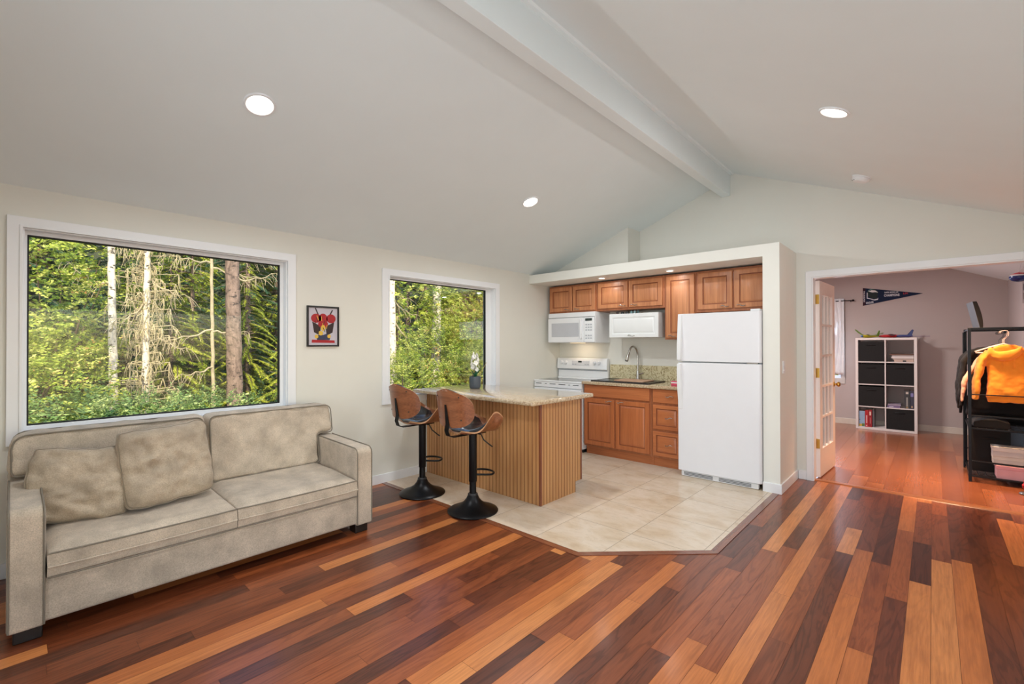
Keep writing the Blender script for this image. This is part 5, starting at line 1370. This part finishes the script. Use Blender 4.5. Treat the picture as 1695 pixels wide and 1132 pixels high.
def broad_data(seed, H, R, mat, z0=0, nclump=260, per=16, ll=.075, trunk=True):
    r = random.Random(seed); V, F, T = [], [], []; bm = NB()
    if trunk:
        for k in range(6):
            a = k*1.05; tube(bm, [(0, 0, -.3), (.15*R*math.cos(a), .15*R*math.sin(a), H*.3), (.5*R*math.cos(a), .5*R*math.sin(a), H*.75)], lambda u: .03*(1-u)+.006, 6)
    for c in range(nclump):
        u, ph = r.uniform(-1, 1), r.uniform(0, 2*PI); rr = r.uniform(.45, 1)**.45
        e = math.sqrt(1-u*u); cpos = Vector((R*rr*e*math.cos(ph), R*rr*e*math.sin(ph), z0+H*(.5+.5*u*rr)))
        out = Vector((e*math.cos(ph), e*math.sin(ph), u*.5+.35)).normalized(); base = r.uniform(.0, .7)
        cpos = cpos*(1+.12*mnoise.noise(cpos*2))
        tw = (out+Vector((r.uniform(-.6, .6), r.uniform(-.6, .6), r.uniform(-.5, .4)))).normalized(); Lt = r.uniform(.15, .34)
        sd = tw.cross(Vector((0, 0, 1))).normalized()
        for k in range(per):
            p = cpos+tw*(Lt*(k/per))+Vector((r.uniform(-.03, .03),)*3)
            s = 1 if k % 2 else -1
            d = (tw*.55+sd*s*.8+Vector((r.uniform(-.35, .35), r.uniform(-.35, .35), r.uniform(-.5, .25)))).normalized()
            w = d.cross((out*1.3+Vector((r.uniform(-.9, .9), r.uniform(-.9, .9), r.uniform(-.3, .9)))).normalized()); w = w.normalized() if w.length > .05 else sd
            L = ll*r.uniform(.7, 1.25)
            leaf(V, F, T, p, d, w, out, L, L*.27, min(1, max(0, base+.35*r.random())), -.004)
    me = bpy.data.meshes.new('shrub_stems'); bmesh.ops.recalc_face_normals(bm, faces=bm.faces); bm.to_mesh(me); bm.free(); me.materials.append(M_stem)
    return me, mesh_from('shrub_leaves', V, F, T, mat)
PROTO = {'fir': conifer_data(1, 6.2, 1.9, M_fir), 'fir_b': conifer_data(2, 7.5, 2.1, M_fir, 130, .1, .62), 'spruce': conifer_data(3, 8.5, 2.2, M_fir2, 140, .1, .45),
         'maple': broad_data(4, 4.2, 1.7, M_broad, .9, 1150, 20, .060), 'salal': broad_data(5, 1.5, 1.15, M_salal, 0, 620, 20, .060), 'hazel': broad_data(6, 2.6, 1.35, M_broad, .1, 950, 20, .055)}
KIND = {'fir': ('fir_tree', 'trunk', 'needles'), 'fir_b': ('fir_tree', 'trunk', 'needles'), 'spruce': ('spruce_tree', 'trunk', 'needles'),
        'maple': ('maple_tree', 'stems', 'leaves'), 'salal': ('evergreen_shrub', 'stems', 'leaves'), 'hazel': ('hazel_bush', 'stems', 'leaves')}
def plant(k, x, y, z, s, rz, label, group=None):
    nm, a, b = KIND[k]
    t = thing(nm, label, 'tree' if 'tree' in nm else 'shrub', (x, y, z), rz, group); t.scale = (s, s, s) if not hasattr(s, '__len__') else s
    for part, me in zip((a, b), PROTO[k]): link_mesh(part, me, t)
    return t
# ---- standing trunks (positions along the sight lines through the two windows)
def trunk(name, label, X, Y, r0, lean, mat, top=6.5, branches=(), moss=0, seed=0, dy=None):
    t = thing(name, label, 'tree', (X, Y, -.8)); r = random.Random(seed)
    path = [(0, 0, 0), (.02*r.uniform(-1, 1), lean*.3, top*.3), (.03*r.uniform(-1, 1), lean*.62, top*.6), (0, lean, top)]
    pts = []
    for k in range(25):
        u = k/24*3; i = min(2, int(u)); f = u-i
        pts.append(Vector(path[i])*(1-f)+Vector(path[i+1])*f+Vector((.008*math.sin(k*1.7), .008*math.cos(k*2.3), 0)))
    make('trunk', tube(NB(), pts, lambda u: r0*(1.12-.35*u)*(1+.02*math.sin(u*40)), 18), mat, t, world=False, angle=80)
    for (z, dy_, dz, L) in branches:
        y0 = lean*z/top; sgn = 1 if dy_ > 0 else -1; pth = []
        for k in range(9):
            u = k/8; pth.append((.25*L*u, y0+dy_*u, z+dz*u-.25*abs(dz)*math.sin(PI*u)+.03*math.sin(k*2)))
        b = make('branch', tube(NB(), pth, lambda u: (.020*(1-u)+.004), 6), M_twig, t, world=False)
        bm = NB()
        for k in range(2, 9):
            p = Vector(pth[k])
            for q in range(2):
                e = p+Vector((r.uniform(-.15, .15), r.uniform(-.05, .22)*sgn, -r.uniform(.08, .32))); tube(bm, [p, (p+e)/2+Vector((0, 0, .03)), e], .005, 4)
        make('twigs', bm, M_twig, b, world=False)
    if moss:
        bm = NB()
        for k in range(moss):
            z = r.uniform(1.0, top*.86); a = r.uniform(0, 2*PI); rad = r0+abs(r.gauss(0, .28))
            p = Vector((rad*math.cos(a)*.7, lean*z/top+rad*math.sin(a), z))
            for q in range(4):
                e = p+Vector((r.uniform(-.07, .07), r.uniform(-.10, .10), -r.uniform(.10, .42)))
                tube(bm, [p, (p+e)/2+Vector((r.uniform(-.05, .05), r.uniform(-.05, .05), 0)), e], lambda u: .006*(1-u)+.002, 4)
            if rad > r0+.08: tube(bm, [(0, lean*z/top, z-.05), p], .009, 4)
        make('hanging_lichen', bm, M_lich, t, world=False)
TX = -12.0
trunk('alder_tree', 'pale alder trunk with dark scars behind the shrubs in the large window', TX, 1.40, .068, -.10, M_birch, 6.5, ((4.2, .5, .35, .5), (3.4, -.7, .4, .6)), 0, 1)
trunk('dead_fir_tree', 'dead tree shaggy with hanging lichen in the middle of the large window', TX, 1.86, .062, .06, M_birch, 6.0, ((3.6, .7, -.35, .7), (4.4, -.5, -.2, .6), (2.6, .75, -.5, .7), (3.1, -.5, -.4, .6)), 260, 2)
trunk('young_fir_trunk', 'very thin pale trunk with bare side branches beside the thick brown one', TX, 3.11, .036, -.09, M_twig, 6.5, ((4.05, -.9, .05, .7), (3.95, 1.0, -.15, .7), (2.55, -1.15, -.25, .8), (2.5, .7, .0, .6), (1.7, -.7, -.15, .7), (4.75, -.7, .2, .6)), 0, 3)
trunk('mature_fir_trunk', 'thick brown fir trunk near the edge of the large window', TX+.1, 3.52, .158, -.12, M_dougl, 7.0, ((4.3, .7, -.1, .7), (3.7, .9, .25, .6)), 0, 4)
trunk('alder_tree', 'pale alder trunk at the sofa-side edge of the small window', TX, 7.78, .125, -.12, M_birch, 7.0, ((3.6, .9, -.5, .8), (3.0, 1.2, -.9, .9), (3.9, .6, -.3, .6)), 14, 5)
trunk('alder_tree', 'pale alder trunk in the middle of the small window', TX+.2, 9.22, .150, .10, M_birch, 7.0, ((4.4, -.6, .3, .6), (3.3, .7, .2, .6)), 0, 6)
# ---- foliage in front of and behind the trunks
rf = random.Random(21)
for k, (kd, x, y, z, s, lab) in enumerate((
    ('salal', -8.2, .35, -.75, .95, 'glossy evergreen shrub low in the near corner of the large window'),
    ('salal', -8.8, 1.25, -.75, .90, 'evergreen shrub under the pale alder trunk in the large window'),
    ('salal', -9.8, 2.35, -.85, .9, 'evergreen shrub below the lichen-covered dead tree'),
    ('hazel', -9.8, -.05, -.70, .92, 'yellow-green bush rising above the evergreen shrubs in the large window'),
    ('maple', -10.4, -.85, -.6, 1.05, 'broadleaf tree filling the upper near corner of the large window'),
    ('maple', -14.6, .6, -.6, 1.25, 'broadleaf tree behind the pale alder in the large window'),
    ('fir', -13.4, 3.0, -.8, .82, 'mossy yellow-green fir between the dead tree and the thick brown trunk'),
    ('fir', -12.7, 2.45, -.8, .66, 'low mossy fir right beside the lichen-covered dead tree'),
    ('fir_b', -13.0, 4.1, -.8, .60, 'bright mossy fir just behind the thick brown trunk'),
    ('fir', -11.4, 4.75, -.8, .62, 'small bright fir in front of the thick brown trunk'),
    ('spruce', -15.5, 4.9, -.8, .95, 'dark spruce behind the thick brown trunk'),
    ('spruce', -16.0, 2.4, -.8, 1.0, 'dark spruce behind the lichen-covered dead tree'),
    ('spruce', -15.8, .2, -.8, .95, 'dark spruce behind the broadleaf trees of the large window'),
    ('hazel', -9.6, 6.5, -.75, .72, 'round leafy bush low beside the alder at the small window edge'),
    ('hazel', -10.6, 8.7, -.75, 1.05, 'yellow-green bush in front of the middle alder in the small window'),
    ('maple', -11.0, 10.4, -.7, 1.05, 'broadleaf tree with bright leaves filling the far part of the small window'),
    ('maple', -13.6, 9.0, -.6, 1.35, 'broadleaf tree behind both alders in the small window'),
    ('fir_b', -14.2, 8.0, -.8, .85, 'fir with mossy drooping boughs between the two alders'),
    ('hazel', -8.6, 8.4, -.75, .85, 'leafy bush nearest the house in the small window'),
    ('maple', -13.0, 12.6, -.7, 1.3, 'broadleaf tree at the kitchen-side edge of the small window'))):
    plant(kd, x, y, z, s, rf.uniform(0, 6.28), lab)
for k in range(34):
    x = -17.5-(k % 3)*2.3-rf.random(); y = -7+(k//3)*2.6+rf.uniform(-.9, .9)
    plant('spruce' if k % 3 else 'fir_b', x, y, -.5+(.6 if x < -20 else 0)*1.2, rf.uniform(1.0, 1.35), rf.uniform(0, 6.28), 'tall dark conifer in the deep woods behind the sunlit trees', 'conifers in the deep woods')
plant('hazel', -1.7, 12.6, -.6, 1.1, 1.0, 'leafy bush outside the bedroom window')
plant('fir', -2.6, 14.5, -.6, .9, 2.0, 'fir tree outside the bedroom window')
